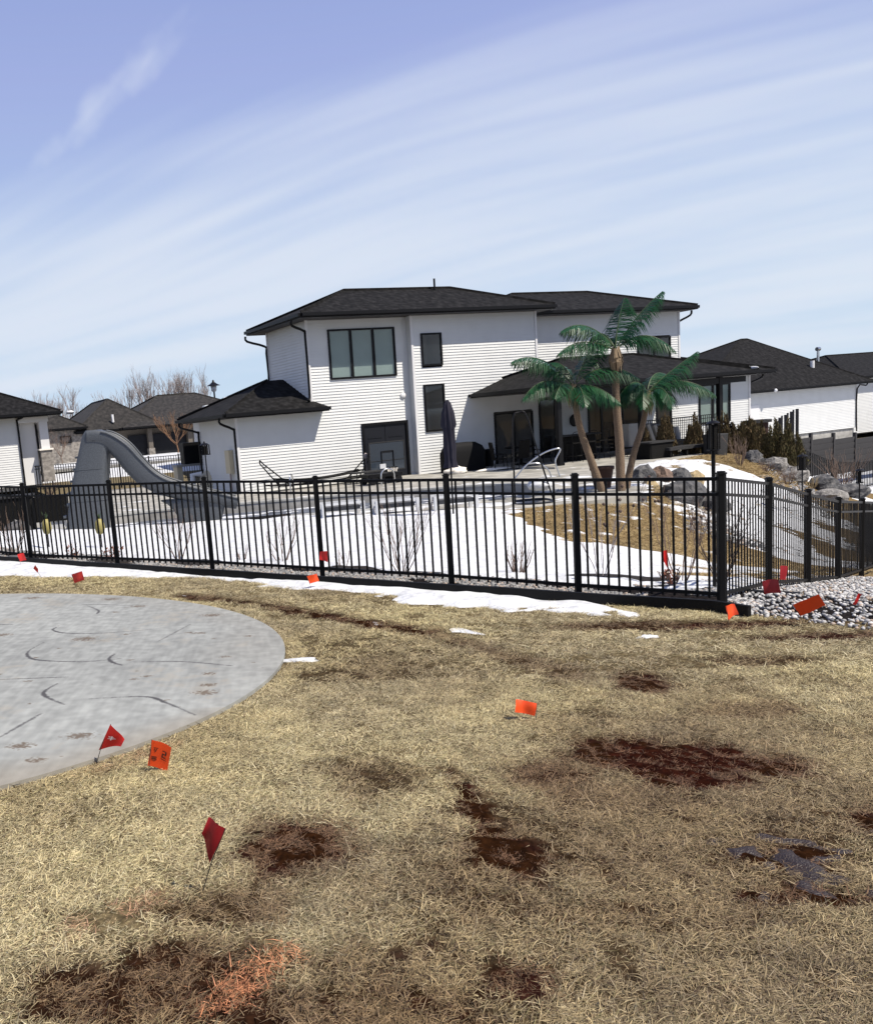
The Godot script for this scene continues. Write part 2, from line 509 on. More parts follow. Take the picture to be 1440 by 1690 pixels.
func strip_snow(x: float, z: float) -> float:
	var q := fence_q(x, z)
	if q > -0.4 or q < -2.4:
		return -0.1
	var n := na.get_noise_2d(x * 16.0, z * 16.0) * 0.7 + nb.get_noise_2d(x * 40.0, z * 40.0) * 0.45
	var f: float = lerp(-1.75, -0.85, ss(-4.2, -1.0, x))
	f = lerp(f, -1.22, ss(0.3, 1.6, x))
	var v := 0.055 * ss(f, f + 0.5, q + n * (0.32 + 0.25 * ss(0.0, 2.0, x))) - 0.014
	v -= ss(1.3, 3.0, x) * (0.014 + 0.016 * ss(-0.7, -0.45, q)) + 0.1 * ss(3.0, 3.7, x) - n * 0.035 * ss(0.8, 2.0, x)
	return v + n * 0.012

func far_snow(x: float, z: float) -> float:
	var n := na.get_noise_2d(x * 2.0, z * 2.0) * 0.5 + nb.get_noise_2d(x * 5.0, z * 5.0) * 0.3
	var v := -0.1
	if x > 8.0:
		v = 0.09 * max(ss(0.3, 2.5, fence_t(x, z) + n), ss(20.0, 21.5, x + n)) * ss(10.0, 16.0, fence_q(x, z)) - 0.03 + n * 0.025
	elif z < -50.0:
		v = 0.06 + n * 0.18
	return v

func puddle(x: float, z: float) -> float:
	var dx := (x - 1.86) / 0.20
	var dz := (z + 3.27) / 0.17
	return -0.004 - 0.010 * sqrt(dx * dx + dz * dz) + 0.026 * nb.get_noise_2d(x * 110.0, z * 110.0) + 0.016 * na.get_noise_2d(x * 60.0, z * 60.0)

func make_puddle() -> void:
	var s := S()
	grid(s, lines([[1.4, 2.4, 0.012]]), lines([[-3.7, -2.9, 0.012]]), func(x, z): return ground_y(x, z) + 0.004 + clamp(puddle(x, z), -0.03, 0.004), null, puddle)
	s.index()
	build(s, "wet_mud", M.wet_mud).set_meta("kind", "structure")

func make_snow() -> void:
	snow_sheet("yard_snow", lines([[-11.0, 19.0, 0.11]]), lines([[-38.0, -26.0, 0.2], [-26.0, -9.5, 0.11]]), func(x, z): return yard_snow(x, z) if not on_deck(x, z + 0.45) else -0.1)
	snow_sheet("snow_strip", lines([[-8.0, 4.0, 0.045]]), lines([[-18.0, -7.6, 0.045]]), strip_snow)
	snow_sheet("snow_field", lines([[8.0, 60.0, 0.6]]), lines([[-70.0, -12.0, 0.6]]), far_snow)
	snow_sheet("street_snow", lines([[-50.0, 8.0, 0.8]]), lines([[-80.0, -50.0, 0.8]]), far_snow)
	# stray scraps of snow on the dry lawn
	for p in [[0.06, -6.95, 0.16, 0.07, "pad rim"], [2.95, -7.35, 0.10, 0.03, "corner post"]]:
		var s := S()
		var at := on_ground(p[0], p[1])
		lump(s, at + Vector3(0, 0.0, 0), Vector3(p[2], 0.022, p[3]), 40 + int(p[0] * 10.0), 0.5)
		var o := build(s, "snow_scrap", M.snow)
		tag(o, "small scrap of snow on the dry grass by the %s" % ("concrete pad" if p[4] == "pad rim" else "fence corner"), "snow")

# an uneven stone-like ball
func lump(s: SurfaceTool, at: Vector3, r: Vector3, seed_: int, rough := 0.35, nu := 14, nv := 8, turn := 0.0, smooth := true) -> void:
	s.set_smooth_group(0 if smooth else -1)
	var b := Basis(Vector3.UP, turn)
	var p := []
	for j in nv + 1:
		for i in nu:
			var th := PI * j / nv
			var ph := TAU * i / nu
			var d := Vector3(sin(th) * cos(ph), cos(th), sin(th) * sin(ph))
			var k := 1.0 + rough * (na.get_noise_3d(d.x * 55.0 + seed_ * 13.1, d.y * 55.0, d.z * 55.0) + 0.5 * nb.get_noise_3d(d.x * 60.0, d.y * 60.0 + seed_ * 7.7, d.z * 60.0))
			p.append(at + b * (d * r * k))
	for j in nv:
		for i in nu:
			var a := j * nu + i
			var c := j * nu + (i + 1) % nu
			quad(s, p[a], p[c], p[c + nu], p[a + nu])

# ---------------------------------------------------------------- concrete pad with its scuffs
const MARKS := [[[-1.66, -9.83], [-2.09, -10.01], [-2.29, -10.01]], [[-2.18, -9.95], [-1.99, -9.59], [-1.97, -9.37]], [[-2.22, -8.68], [-2.22, -8.53], [-2.06, -8.35], [-1.71, -8.28], [-1.27, -8.38]], [[-2.16, -7.95], [-2.2, -7.6], [-2.14, -7.35], [-1.99, -7.19], [-1.63, -7.09], [-1.35, -7.15]], [[-1.43, -7.34], [-1.45, -7.17], [-1.38, -7.0], [-1.3, -6.91]], [[-1.26, -7.01], [-0.85, -6.96], [-0.44, -6.75]], [[-2.15, -6.58], [-1.64, -6.58]], [[-1.68, -6.39], [-1.72, -6.17], [-1.66, -6.01], [-1.5, -5.81]], [[-1.36, -5.93], [-0.99, -5.93], [-0.83, -5.76], [-0.61, -5.44]], [[-1.72, -5.13], [-1.6, -5.61]], [[-0.92, -8.58], [-1.14, -7.77]], [[-3.4, -6.9], [-3.1, -6.3], [-2.6, -6.0]], [[-3.6, -9.3], [-3.0, -9.0], [-2.7, -8.9]], [[-4.6, -7.6], [-4.2, -6.5], [-3.6, -5.9]]]
const STAINS := [[-1.82, -8.03, 0.13], [-1.4, -4.69, 0.06], [-0.58, -6.19, 0.06], [-0.58, -5.98, 0.09], [-1.47, -8.18, 0.05], [-0.8, -8.11, 0.06], [-0.34, -7.89, 0.05], [-1.27, -7.09, 0.03], [-1.13, -6.44, 0.04], [-1.79, -9.44, 0.05], [-2.97, -10.68, 0.12], [-1.98, -10.37, 0.12], [-1.59, -9.78, 0.10], [-2.65, -8.37, 0.10], [-0.75, -9.04, 0.12], [-1.25, -5.1, 0.09], [-1.55, -4.95, 0.08], [-2.9, -7.7, 0.1], [-3.6, -8.4, 0.12]]

func make_pad() -> void:
	var w := 1024
	var img := Image.create(w, w, false, Image.FORMAT_RGB8)
	var span := PAD_R * 2.0
	for j in w:
		for i in w:
			var x: float = PAD.x - PAD_R + span * (i + 0.5) / w
			var z: float = PAD.y - PAD_R + span * (j + 0.5) / w
			var n := na.get_noise_2d(x * 11.0, z * 11.0)
			var f := nb.get_noise_2d(x * 120.0, z * 120.0)
			var c := Color(0.515, 0.522, 0.51) * (1.0 + 0.07 * n + 0.10 * f + 0.07 * nb.get_noise_2d(x * 300.0, z * 40.0) + 0.05 * na.get_noise_2d(x * 90.0, z * 30.0))
			var d := ss(0.22, 0.6, na.get_noise_2d(x * 28.0 + 90.0, z * 28.0) * 0.8 + f * 0.35) * 0.30      # thin dried mud
			d = max(d, ss(0.55, 0.0, PAD_R - Vector2(x, z).distance_to(PAD) + n * 0.5) * 0.5 * (1.0 if z > -5.6 else 0.25))
			img.set_pixel(i, j, c.lerp(Color(0.50, 0.46, 0.40), d))
	var specks := STAINS.duplicate()
	for k in 150:
		var a := rng.randf() * TAU
		var r := sqrt(rng.randf()) * PAD_R * 0.98
		specks.append([PAD.x + cos(a) * r, PAD.y + sin(a) * r, pow(rng.randf(), 3.0) * 0.05 + 0.008])
	for m in specks:
		var rad := int(m[2] / span * w * 1.8)
		var cx := int((m[0] - PAD.x + PAD_R) / span * w)
		var cz := int((m[1] - PAD.y + PAD_R) / span * w)
		for dj in range(-rad, rad + 1):
			for di in range(-rad, rad + 1):
				var i := cx + di
				var j := cz + dj
				if i < 0 or j < 0 or i >= w or j >= w:
					continue
				var e := nb.get_noise_2d(i * 5.0, j * 5.0) * 0.9 + na.get_noise_2d(i * 4.0, j * 4.0) * 0.6
				var k := ss(1.0, 0.35, Vector2(di, dj * 1.3).length() / (rad * 0.55) + e) * 0.85
				img.set_pixel(i, j, img.get_pixel(i, j).lerp(Color(0.30, 0.245, 0.19), k * 0.85))
	for m in MARKS:
		var pts := []
		for p in m:
			pts.append(Vector3(p[0], 0, p[1]))
		pts = smooth_path(pts, 40)
		for k in pts.size():
			var f: float = float(k) / pts.size()
			var p: Vector3 = pts[k]
			var wdt: float = 0.3 + 1.35 * sin(f * PI) + 0.7 * nb.get_noise_1d(k * 3.0)
			var ci: float = (p.x - PAD.x + PAD_R) / span * w
			var cj: float = (p.z - PAD.y + PAD_R) / span * w
			for dj in range(-4, 5):
				for di in range(-4, 5):
					var i := int(ci) + di
					var j := int(cj) + dj
					if i < 0 or j < 0 or i >= w or j >= w:
						continue
					var a := ss(wdt + 1.0, wdt - 0.8, Vector2(di, dj).length() + nb.get_noise_2d(i * 30.0, j * 30.0) * 0.8)
					if a > 0.0:
						img.set_pixel(i, j, img.get_pixel(i, j).lerp(Color(0.24, 0.235, 0.235), a * 0.55))
	var m := StandardMaterial3D.new()
	m.albedo_texture = ImageTexture.create_from_image(img)
	m.roughness = 0.8
	var s := S()
	var n := 128
	for k in n:
		var a := TAU * k / n
		var b := TAU * (k + 1) / n
		for ring in [[0.002, 0.5], [0.5, 0.997]]:
			var ps := []
			for e in [[a, ring[0]], [b, ring[0]], [b, ring[1]], [a, ring[1]]]:
				var x: float = PAD.x + cos(e[0]) * PAD_R * e[1]
				var z: float = PAD.y + sin(e[0]) * PAD_R * e[1]
				ps.append([Vector3(x, lawn_y(x, z) + 0.03, z), Vector2((x - PAD.x + PAD_R) / span, (z - PAD.y + PAD_R) / span)])
			for e in [0, 1, 2, 0, 2, 3]:
				s.set_uv(ps[e][1]); s.set_normal(Vector3.UP); s.add_vertex(ps[e][0])
		var xo := PAD.x + cos(a) * PAD_R * 0.997
		var zo := PAD.y + sin(a) * PAD_R * 0.997
		var xp := PAD.x + cos(b) * PAD_R * 0.997
		var zp := PAD.y + sin(b) * PAD_R * 0.997
		for e in [[xo, zo, 0.03, 1.0], [xp, zp, 0.03, 1.0], [xp, zp, -0.1, 1.0], [xo, zo, 0.03, 1.0], [xp, zp, -0.1, 1.0], [xo, zo, -0.1, 1.0]]:
			s.set_uv(Vector2(0.5 + (e[0] - PAD.x) / span * e[3], 0.5 + (e[1] - PAD.y) / span * e[3])); s.set_normal(Vector3(cos(a), 0, sin(a))); s.add_vertex(Vector3(e[0], lawn_y(e[0], e[1]) + e[2], e[1]))
	s.generate_normals()
	var o := MeshInstance3D.new()
	o.mesh = s.commit()
	o.material_override = m
	o.name = "concrete_pad"
	add_child(o)
	o.set_meta("kind", "structure")

# ---------------------------------------------------------------- dry turf
func tuft_mesh(count: int, rad: float, hi: float) -> ArrayMesh:
	var s := S()
	s.set_smooth_group(0)
	var tones := [Color(0.54, 0.475, 0.30), Color(0.44, 0.375, 0.225), Color(0.36, 0.30, 0.175), Color(0.23, 0.185, 0.11), Color(0.58, 0.52, 0.36), Color(0.23, 0.215, 0.11), Color(0.13, 0.085, 0.05), Color(0.42, 0.35, 0.21)]
	for k in count:
		var a := rng.randf() * TAU
		var r := sqrt(rng.randf()) * rad
		var p := Vector3(cos(a) * r, -0.004, sin(a) * r)
		var az := rng.randf() * TAU
		var el := deg_to_rad(rng.randf_range(-2.0, 14.0) if rng.randf() < 0.92 else rng.randf_range(14.0, 45.0))
		var dir := Vector3(cos(az) * cos(el), sin(el), sin(az) * cos(el))
		var ln := rng.randf_range(0.012, 0.032) * hi
		var wd := rng.randf_range(0.0005, 0.0012)
		if rng.randf() < 0.10:
			ln = rng.randf_range(0.035, 0.062) * hi
			wd = rng.randf_range(0.0010, 0.0019)
		var side := dir.cross(Vector3.UP).normalized() * wd
		side = side.rotated(dir, rng.randf_range(-0.9, 0.9))
		var bend := Vector3(rng.randf_range(-0.4, 0.4), rng.randf_range(-0.5, 0.05), rng.randf_range(-0.4, 0.4))
		var p1: Vector3 = p + dir * ln * 0.5
		var p2 := p1 + (dir + bend * 0.8).normalized() * ln * 0.5
		p1.y = max(p1.y, 0.002); p2.y = max(p2.y, 0.001)
		s.set_color(tones[rng.randi() % tones.size()] * rng.randf_range(0.8, 1.15))
		quad(s, p - side, p + side, p1 + side * 0.85, p1 - side * 0.85)
		tri(s, p1 - side * 0.85, p1 + side * 0.85, p2)
	s.generate_normals()
	return s.commit()

func make_grass() -> void:
	var groups := [[], [], [], []]
	var put := func(x: float, z: float, size: float, sparse: float) -> void:
		var q := fence_q(x, z)
		if Vector2(x, z).distance_to(PAD) < PAD_R + 0.015 or (q > -0.50 and q < 0.95) or in_gravel(x, z):
			return
		if q <= -0.5 and strip_snow(x, z) > 0.012:
			return
		if x > 10.0 and fence_t(x, z) > -3.4 and q > 12.0:
			return
		if q > 0.95 and (yard_snow(x, z) > 0.004 or on_deck(x, z)):
			return
		var wv := worn(x, z)
		var m := wv.x
		if rng.randf() < max(m * 0.86, wv.y * 0.38) * sparse:
			return
		var patch := na.get_noise_2d(x * 14.0 + 7.0, z * 14.0)
		var clump := nb.get_noise_2d(x * 70.0, z * 70.0)
		if rng.randf() < 0.35 * ss(0.05, 0.45, clump):
			return
		var tone := (1.0 + 0.32 * patch - 0.32 * clump) * rng.randf_range(0.78, 1.2)
		var c := Color(tone, tone * (0.985 + 0.02 * patch), tone * (0.92 - 0.06 * patch))
		c = c.lerp(c * Color(0.44, 0.36, 0.31), wv.y).lerp(Color(0.26, 0.14, 0.10), m)
		if q > 0.9:
			c = Color(0.92, 0.78, 0.58) * (0.9 + 0.25 * patch)
		var pv := paint(x, z)
		c = c.lerp(Color(0.85, 0.36, 0.36), pv.x * 0.55).lerp(Color(1.35, 0.62, 0.46), pv.y * 0.7)
		var b := Basis(Vector3.UP, rng.randf() * TAU).scaled(Vector3(size, size * rng.randf_range(0.75, 1.35), size))
		b = Basis(Vector3(0.0307, 0, 0.05).normalized(), 0.058) * b
		groups[rng.randi() % 4].append([Transform3D(b, Vector3(x, ground_y(x, z) - m * 0.010, z)), c])
	for k in 30000:
		put.call(rng.randf_range(-2.6, 4.6), rng.randf_range(-1.2, -6.2), rng.randf_range(0.75, 1.15), 1.0)
	for k in 20000:
		put.call(rng.randf_range(-4.8, 8.0), rng.randf_range(-6.0, -14.5), rng.randf_range(1.0, 1.5), 0.9)
	for k in 9000:
		put.call(rng.randf_range(3.5, 12.0), rng.randf_range(-11.0, -25.0), rng.randf_range(1.6, 2.4), 0.9)
	for k in 5000:
		put.call(rng.randf_range(10.0, 19.0), rng.randf_range(-24.0, -36.0), rng.randf_range(2.0, 3.0), 0.9)
	# a ragged fringe that leans over the rim of the pad
	for k in 1500:
		var a := rng.randf_range(-1.7, 1.9)
		var r := PAD_R + rng.randf_range(0.015, 0.08)
		put.call(PAD.x + cos(a) * r, PAD.y + sin(a) * r, rng.randf_range(0.9, 1.4), 0.6)
	var turf := thing("dry_grass", "matted straw coloured dead grass covering the lawn", "grass")
	turf.set_meta("kind", "stuff")
	for g in 4:
		var mm := MultiMesh.new()
		mm.transform_format = MultiMesh.TRANSFORM_3D
		mm.use_colors = true
		mm.mesh = tuft_mesh(120, 0.075, 0.9 + 0.14 * g)
		mm.instance_count = groups[g].size()
		for i in groups[g].size():
			mm.set_instance_transform(i, groups[g][i][0])
			mm.set_instance_color(i, groups[g][i][1])
		var o := MultiMeshInstance3D.new()
		o.multimesh = mm
		o.material_override = M.grass
		o.name = "tufts"
		turf.add_child(o, true)

func make_gravel() -> void:
	var spots := []
	for k in 16000:
		var x := rng.randf_range(4.0, 9.5)
		var z := rng.randf_range(-14.5, -5.4)
		if in_gravel(x, z):
			spots.append([x, z])
	for k in 36000:
		var x := rng.randf_range(-8.5, 4.6)
		var q := rng.randf_range(-0.36, 0.98)
		var z := (0.61 * x - 9.5 - q) / 0.79
		if na.get_noise_2d(x * 18.0, z * 18.0) + nb.get_noise_2d(x * 30.0, z * 30.0) * 0.4 < 0.22 or q < 0.0:
			if fence_t(x, z) < 0.35:
				spots.append([x, z])
	for k in 14000:
		var x := rng.randf_range(9.5, 19.6)
		var z := rng.randf_range(-37.0, -21.0)
		var t := fence_t(x, z)
		if t > -4.0 + na.get_noise_2d(x * 8.0, z * 8.0) and t < 0.6 and not on_deck(x, z):
			spots.append([x, z])
	var bed := thing("gravel", "grey and white river gravel around the foot of the black fence", "gravel")
	bed.set_meta("kind", "stuff")
	for v in 3:
		var s := S()
		lump(s, Vector3.ZERO, Vector3(0.5, 0.33, 0.42), 90 + v, 0.4, 7, 4)
		s.generate_normals()
		var mm := MultiMesh.new()
		mm.transform_format = MultiMesh.TRANSFORM_3D
		mm.use_colors = true
		mm.mesh = s.commit()
		mm.instance_count = spots.size() / 3
		for i in mm.instance_count:
			var p = spots[i * 3 + v]
			var far: float = 1.0 if p[1] > -17.0 else 2.6
			var size := rng.randf_range(0.02, 0.055) * far
			var b := Basis.from_euler(Vector3(rng.randf_range(-0.5, 0.5), rng.randf() * TAU, rng.randf_range(-0.5, 0.5))).scaled(Vector3(size, size, size))
			mm.set_instance_transform(i, Transform3D(b, on_ground(p[0], p[1], size * 0.12 + rng.randf() * 0.012)))
			var g := pow(rng.randf(), 0.85)
			var c := Color(0.09, 0.093, 0.10).lerp(Color(0.54, 0.53, 0.52), g)
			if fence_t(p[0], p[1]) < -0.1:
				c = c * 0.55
			if rng.randf() < 0.12:
				c = Color(0.34, 0.27, 0.22)
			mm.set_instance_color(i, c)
		var o := MultiMeshInstance3D.new()
		o.multimesh = mm
		o.material_override = M.gravel
		o.name = "stones"
		bed.add_child(o, true)

# ---------------------------------------------------------------- pool and deck
var deck_poly := PackedVector2Array([Vector2(-12, -24.9), Vector2(-4, -24.75), Vector2(0, -24.5), Vector2(1.6, -23.5), Vector2(4, -22.6), Vector2(6.2, -22.2), Vector2(8.2, -22.7), Vector2(9.6, -23.7), Vector2(10.3, -25.5), Vector2(11.2, -28.4), Vector2(12.8, -32), Vector2(15.2, -34.6), Vector2(18.5, -37), Vector2(21.5, -39), Vector2(20, -47), Vector2(-14, -47), Vector2(-14, -30)])
const POOL := Vector2(0.9, -28.0)

func on_deck(x: float, z: float) -> bool:
	if z > -22.0 or x < -14.0:
		return false
	return Geometry2D.is_point_in_polygon(Vector2(x, z), deck_poly)

func pool_edge(a: float, grow: float) -> Vector2:
	var c := cos(a)
	var s := sin(a)
	var r: float = pow(pow(abs(c) / (7.0 + grow), 4.0) + pow(abs(s) / (2.75 + grow), 4.0), -0.25)
	return POOL + Vector2(c * r, s * r).rotated(0.07)

func deck_rim(a: float) -> Vector2:
	var d := Vector2(cos(a), sin(a)).rotated(0.07)
	var best := 60.0
	for i in deck_poly.size():
		var hit = Geometry2D.segment_intersects_segment(POOL, POOL + d * 60.0, deck_poly[i], deck_poly[(i + 1) % deck_poly.size()])
		if hit != null:
			best = min(best, POOL.distance_to(hit))
	return POOL + d * best

func make_pool() -> void:
	var n := 180
	var deck := S()
	var cop := S()
	var wall := S()
	var ice := S()
	var v := func(p: Vector2, y: float) -> Vector3: return Vector3(p.x, y, p.y)
	for k in n:
		var a := TAU * k / n
		var b := TAU * (k + 1) / n
		var y := DECK
		quad(deck, v.call(pool_edge(a, 0.33), y), v.call(pool_edge(b, 0.33), y), v.call(deck_rim(b), y), v.call(deck_rim(a), y))
		quad(deck, v.call(deck_rim(a), y), v.call(deck_rim(b), y), v.call(deck_rim(b), y - 0.4), v.call(deck_rim(a), y - 0.4))
		quad(cop, v.call(pool_edge(a, 0.0), y + 0.03), v.call(pool_edge(b, 0.0), y + 0.03), v.call(pool_edge(b, 0.34), y + 0.03), v.call(pool_edge(a, 0.34), y + 0.03))
		quad(cop, v.call(pool_edge(a, 0.34), y + 0.03), v.call(pool_edge(b, 0.34), y + 0.03), v.call(pool_edge(b, 0.34), y - 0.05), v.call(pool_edge(a, 0.34), y - 0.05))
		quad(cop, v.call(pool_edge(b, 0.0), y + 0.03), v.call(pool_edge(a, 0.0), y + 0.03), v.call(pool_edge(a, 0.0), y - 0.03), v.call(pool_edge(b, 0.0), y - 0.03))
		quad(wall, v.call(pool_edge(b, 0.02), y - 0.03), v.call(pool_edge(a, 0.02), y - 0.03), v.call(pool_edge(a, 0.02), y - 0.8), v.call(pool_edge(b, 0.02), y - 0.8))
		tri(ice, v.call(POOL, y - 0.30), v.call(pool_edge(b, 0.015), y - 0.30), v.call(pool_edge(a, 0.015), y - 0.30))
	for q in [[deck, "pool_deck", M.deck], [cop, "pool_coping", M.concrete], [wall, "pool_wall", M.foundation], [ice, "pool_water", M.ice]]:
		var o := build(q[0], q[1], q[2])
		o.set_meta("kind", "structure")
	# snow and slush drifted on the ice
	var s := S()
	grid(s, lines([[-6.2, 8.0, 0.14]]), lines([[-30.8, -25.0, 0.14]]), func(x, z): return DECK - 0.30 + clamp(pool_snow(x, z), -0.02, 0.03), null, pool_snow)
	s.index()
	build(s, "pool_snow", M.snow).set_meta("kind", "structure")
	s = S()
	grid(s, lines([[-12.0, 17.0, 0.16]]), lines([[-38.0, -22.3, 0.16]]), func(x, z): return DECK + clamp(deck_snow(x, z), -0.02, 0.04), null, deck_snow)
	s.index()
	build(s, "deck_snow", M.snow).set_meta("kind", "structure")

func pool_r(x: float, z: float) -> float:
	var d := (Vector2(x, z) - POOL).rotated(-0.07)
	return pow(pow(abs(d.x) / 7.0, 4.0) + pow(abs(d.y) / 2.75, 4.0), 0.25)

func pool_snow(x: float, z: float) -> float:
	if pool_r(x, z) > 0.97:
		return -0.1
	return (na.get_noise_2d(x * 9.0, z * 34.0) + nb.get_noise_2d(x * 25.0, z * 60.0) * 0.4 - 0.26) * 0.08

func deck_snow(x: float, z: float) -> float:
	if not on_deck(x, z) or pool_r(x, z) < 1.09:
		return -0.1
	var n := na.get_noise_2d(x * 11.0, z * 20.0) + nb.get_noise_2d(x * 30.0, z * 50.0) * 0.35
	var k := 0.42 - 0.40 * ss(-26.0, -24.6, z) * ss(8.5, 5.5, x) - 0.25 * ss(8.0, 10.5, x) * ss(-31.0, -29.0, z)
	if z < -32.0:
		k = 0.6
	return (n - k) * 0.09

# ---------------------------------------------------------------- metal picket fences
func fence_run(f: Node3D, posts: Array, gap: float, post_w := 0.064, picket_w := 0.021, height := 1.27, rails := true) -> void:
	var pk := BoxMesh.new()
	pk.size = Vector3(picket_w, 1.0, picket_w)
	for i in posts.size():
		var p: Vector3 = posts[i]
		var s := S()
		cbox(s, p + Vector3(0, height * 0.5 - 0.07, 0), Vector3(post_w, height + 0.14, post_w), 0.006)
		var o := build(s, "post", M.fence_black, f)
		s = S()
		cbox(s, p + Vector3(0, height + 0.008, 0), Vector3(post_w + 0.012, 0.016, post_w + 0.012), 0.006)
		cbox(s, p + Vector3(0, height + 0.022, 0), Vector3(post_w - 0.012, 0.014, post_w - 0.012), 0.006)
		build(s, "post_cap", M.fence_black, o)
		if i == 0:
			continue
		var a: Vector3 = posts[i - 1]
		for r in [[height - 0.045, 0.034], [height - 0.195, 0.03], [0.10, 0.034]]:
			s = S()
			var d := (p - a).normalized() * post_w * 0.5
			bar(s, a + Vector3(0, r[0], 0) + d, p + Vector3(0, r[0], 0) - d, r[1], 0.028)
			build(s, "rail", M.fence_black, f)
		var run := Vector2(p.x - a.x, p.z - a.z).length()
		var n := int(round(run / gap)) - 1
		for k in n:
			var c := a.lerp(p, (k + 1.0) / (n + 1.0))
			var lean := Basis.from_euler(Vector3(rng.randf_range(-0.004, 0.004), atan2(-(p.z - a.z), p.x - a.x), rng.randf_range(-0.004, 0.004)))
			place(pk, "picket", M.fence_black, f, Transform3D(lean.scaled_local(Vector3(1, height - 0.10, 1)), c + Vector3(0, 0.055 + (height - 0.10) * 0.5, 0)))

func make_fences() -> void:
	var f := thing("metal_fence", "black metal picket fence running across the yard behind the lawn", "fence")
	fence_run(f, [Vector3(-7.35, -0.12, -17.7), Vector3(-5.75, -0.18, -16.45), Vector3(-4.15, -0.25, -15.15), Vector3(-2.5, -0.27, -13.87), Vector3(-0.98, -0.29, -12.74), Vector3(0.51, -0.35, -11.70), Vector3(1.96, -0.39, -10.56), Vector3(3.14, -0.44, -9.63), Vector3(4.24, -0.47, -8.73)], 0.113, 0.064, 0.019)
	var g := thing("metal_fence", "black metal picket fence stepping downhill from the corner post beside the gravel", "fence")
	var top := S()
	fence_run(g, [Vector3(4.275, -0.475, -8.77), Vector3(5.48, -0.71, -10.17), Vector3(6.84, -1.06, -11.75), Vector3(8.21, -1.40, -13.33), Vector3(9.61, -1.66, -14.96), Vector3(11.0, -1.92, -16.6), Vector3(12.4, -2.15, -18.2), Vector3(13.8, -2.35, -19.8)], 0.113, 0.062, 0.0135)
	var b := thing("metal_fence", "distant black metal fence behind the pool at the left edge", "fence")
	var pts := []
	for k in 6:
		pts.append(on_ground(-19.0 + k * 1.95, -47.6 + k * 0.25, 0.02))
	fence_run(b, pts, 0.13, 0.07, 0.03, 1.3)
	var c := thing("metal_fence", "distant black metal fence seen beneath the pool slide", "fence")
	pts = []
	for k in 6:
		pts.append(on_ground(-9.2 + k * 1.5, -46.3 + k * 0.05, 0.02))
	fence_run(c, pts, 0.13, 0.07, 0.03, 1.3)
	var d := thing("metal_fence", "black metal fence on the snow in front of the grey board fence", "fence")
	pts = []
	for k in 7:
		pts.append(on_ground(19.6 + k * 1.75, -36.0 - k * 1.0, 0.05))
	fence_run(d, pts, 0.125, 0.06, 0.024, 1.2)
	var e := thing("metal_fence", "short black metal railing along the porch garden by the right windows", "fence")
	pts = []
	for k in 4:
		pts.append(house.to_global(Vector3(18.9 + k * 1.5, 0.12, 1.7)))
	fence_run(e, pts, 0.12, 0.06, 0.022, 1.25)
	# landscape edging at the foot of the near fence
	var s := S()
	var row := [Vector2(-9.0, -18.6)]
	for k in 30:
		var x: float = lerp(-8.0, 4.0, k / 29.0)
		row.append(Vector2(x, (0.61 * x - 9.5 + 0.44 + 0.02 * sin(k * 1.7)) / 0.79))
	row.append(Vector2(4.16, -8.05))
	for k in row.size() - 1:
		var p := on_ground(row[k].x, row[k].y, 0.035)
		var q := on_ground(row[k + 1].x, row[k + 1].y, 0.035)
		box(s, (p + q) * 0.5, Vector3(p.distance_to(q) + 0.006, 0.15, 0.045), Basis(Vector3.UP, atan2(-(q.z - p.z), q.x - p.x)) * Basis(Vector3(0, 0, 1), asin((q.y - p.y) / p.distance_to(q))))
	tag(build(s, "bed_edging", M.edging), "low black landscape edging along the foot of the near fence", "edging")
	s = S()
	for k in 26:
		var x: float = lerp(-8.0, 5.3, k / 26.0)
		var x2: float = lerp(-8.0, 5.3, (k + 1.0) / 26.0)
		var p := on_ground(x, (0.61 * x - 10.5 + 0.03 * sin(k * 2.1)) / 0.79, 0.02)
		var q := on_ground(x2, (0.61 * x2 - 10.5 + 0.03 * sin((k + 1) * 2.1)) / 0.79, 0.02)
		bar(s, p, q, 0.02, 0.10)
	tag(build(s, "bed_edging", M.edging), "thin black edging between the gravel bed and the yard snow", "edging")
	# crumpled landscape cloth by the left end
	s = S()
	s.set_smooth_group(0)
	grid(s, lines([[-5.6, -3.75, 0.05]]), lines([[-15.9, -14.3, 0.05]]), func(x, z): return ground_y(x, z) + cloth(x, z), null, cloth)
	s.index()
	tag(build(s, "landscape_cloth", M.fabric_grey), "crumpled grey landscape cloth at the fence foot on the far left", "cloth")

func cloth(x: float, z: float) -> float:
	var q := fence_q(x, z)
	var e := ss(0.0, 0.25, 0.28 - abs(q + 0.33)) * ss(-3.8, -4.3, x)
	return e * (0.10 + 0.10 * na.get_noise_2d(x * 60.0, z * 60.0)) - 0.02

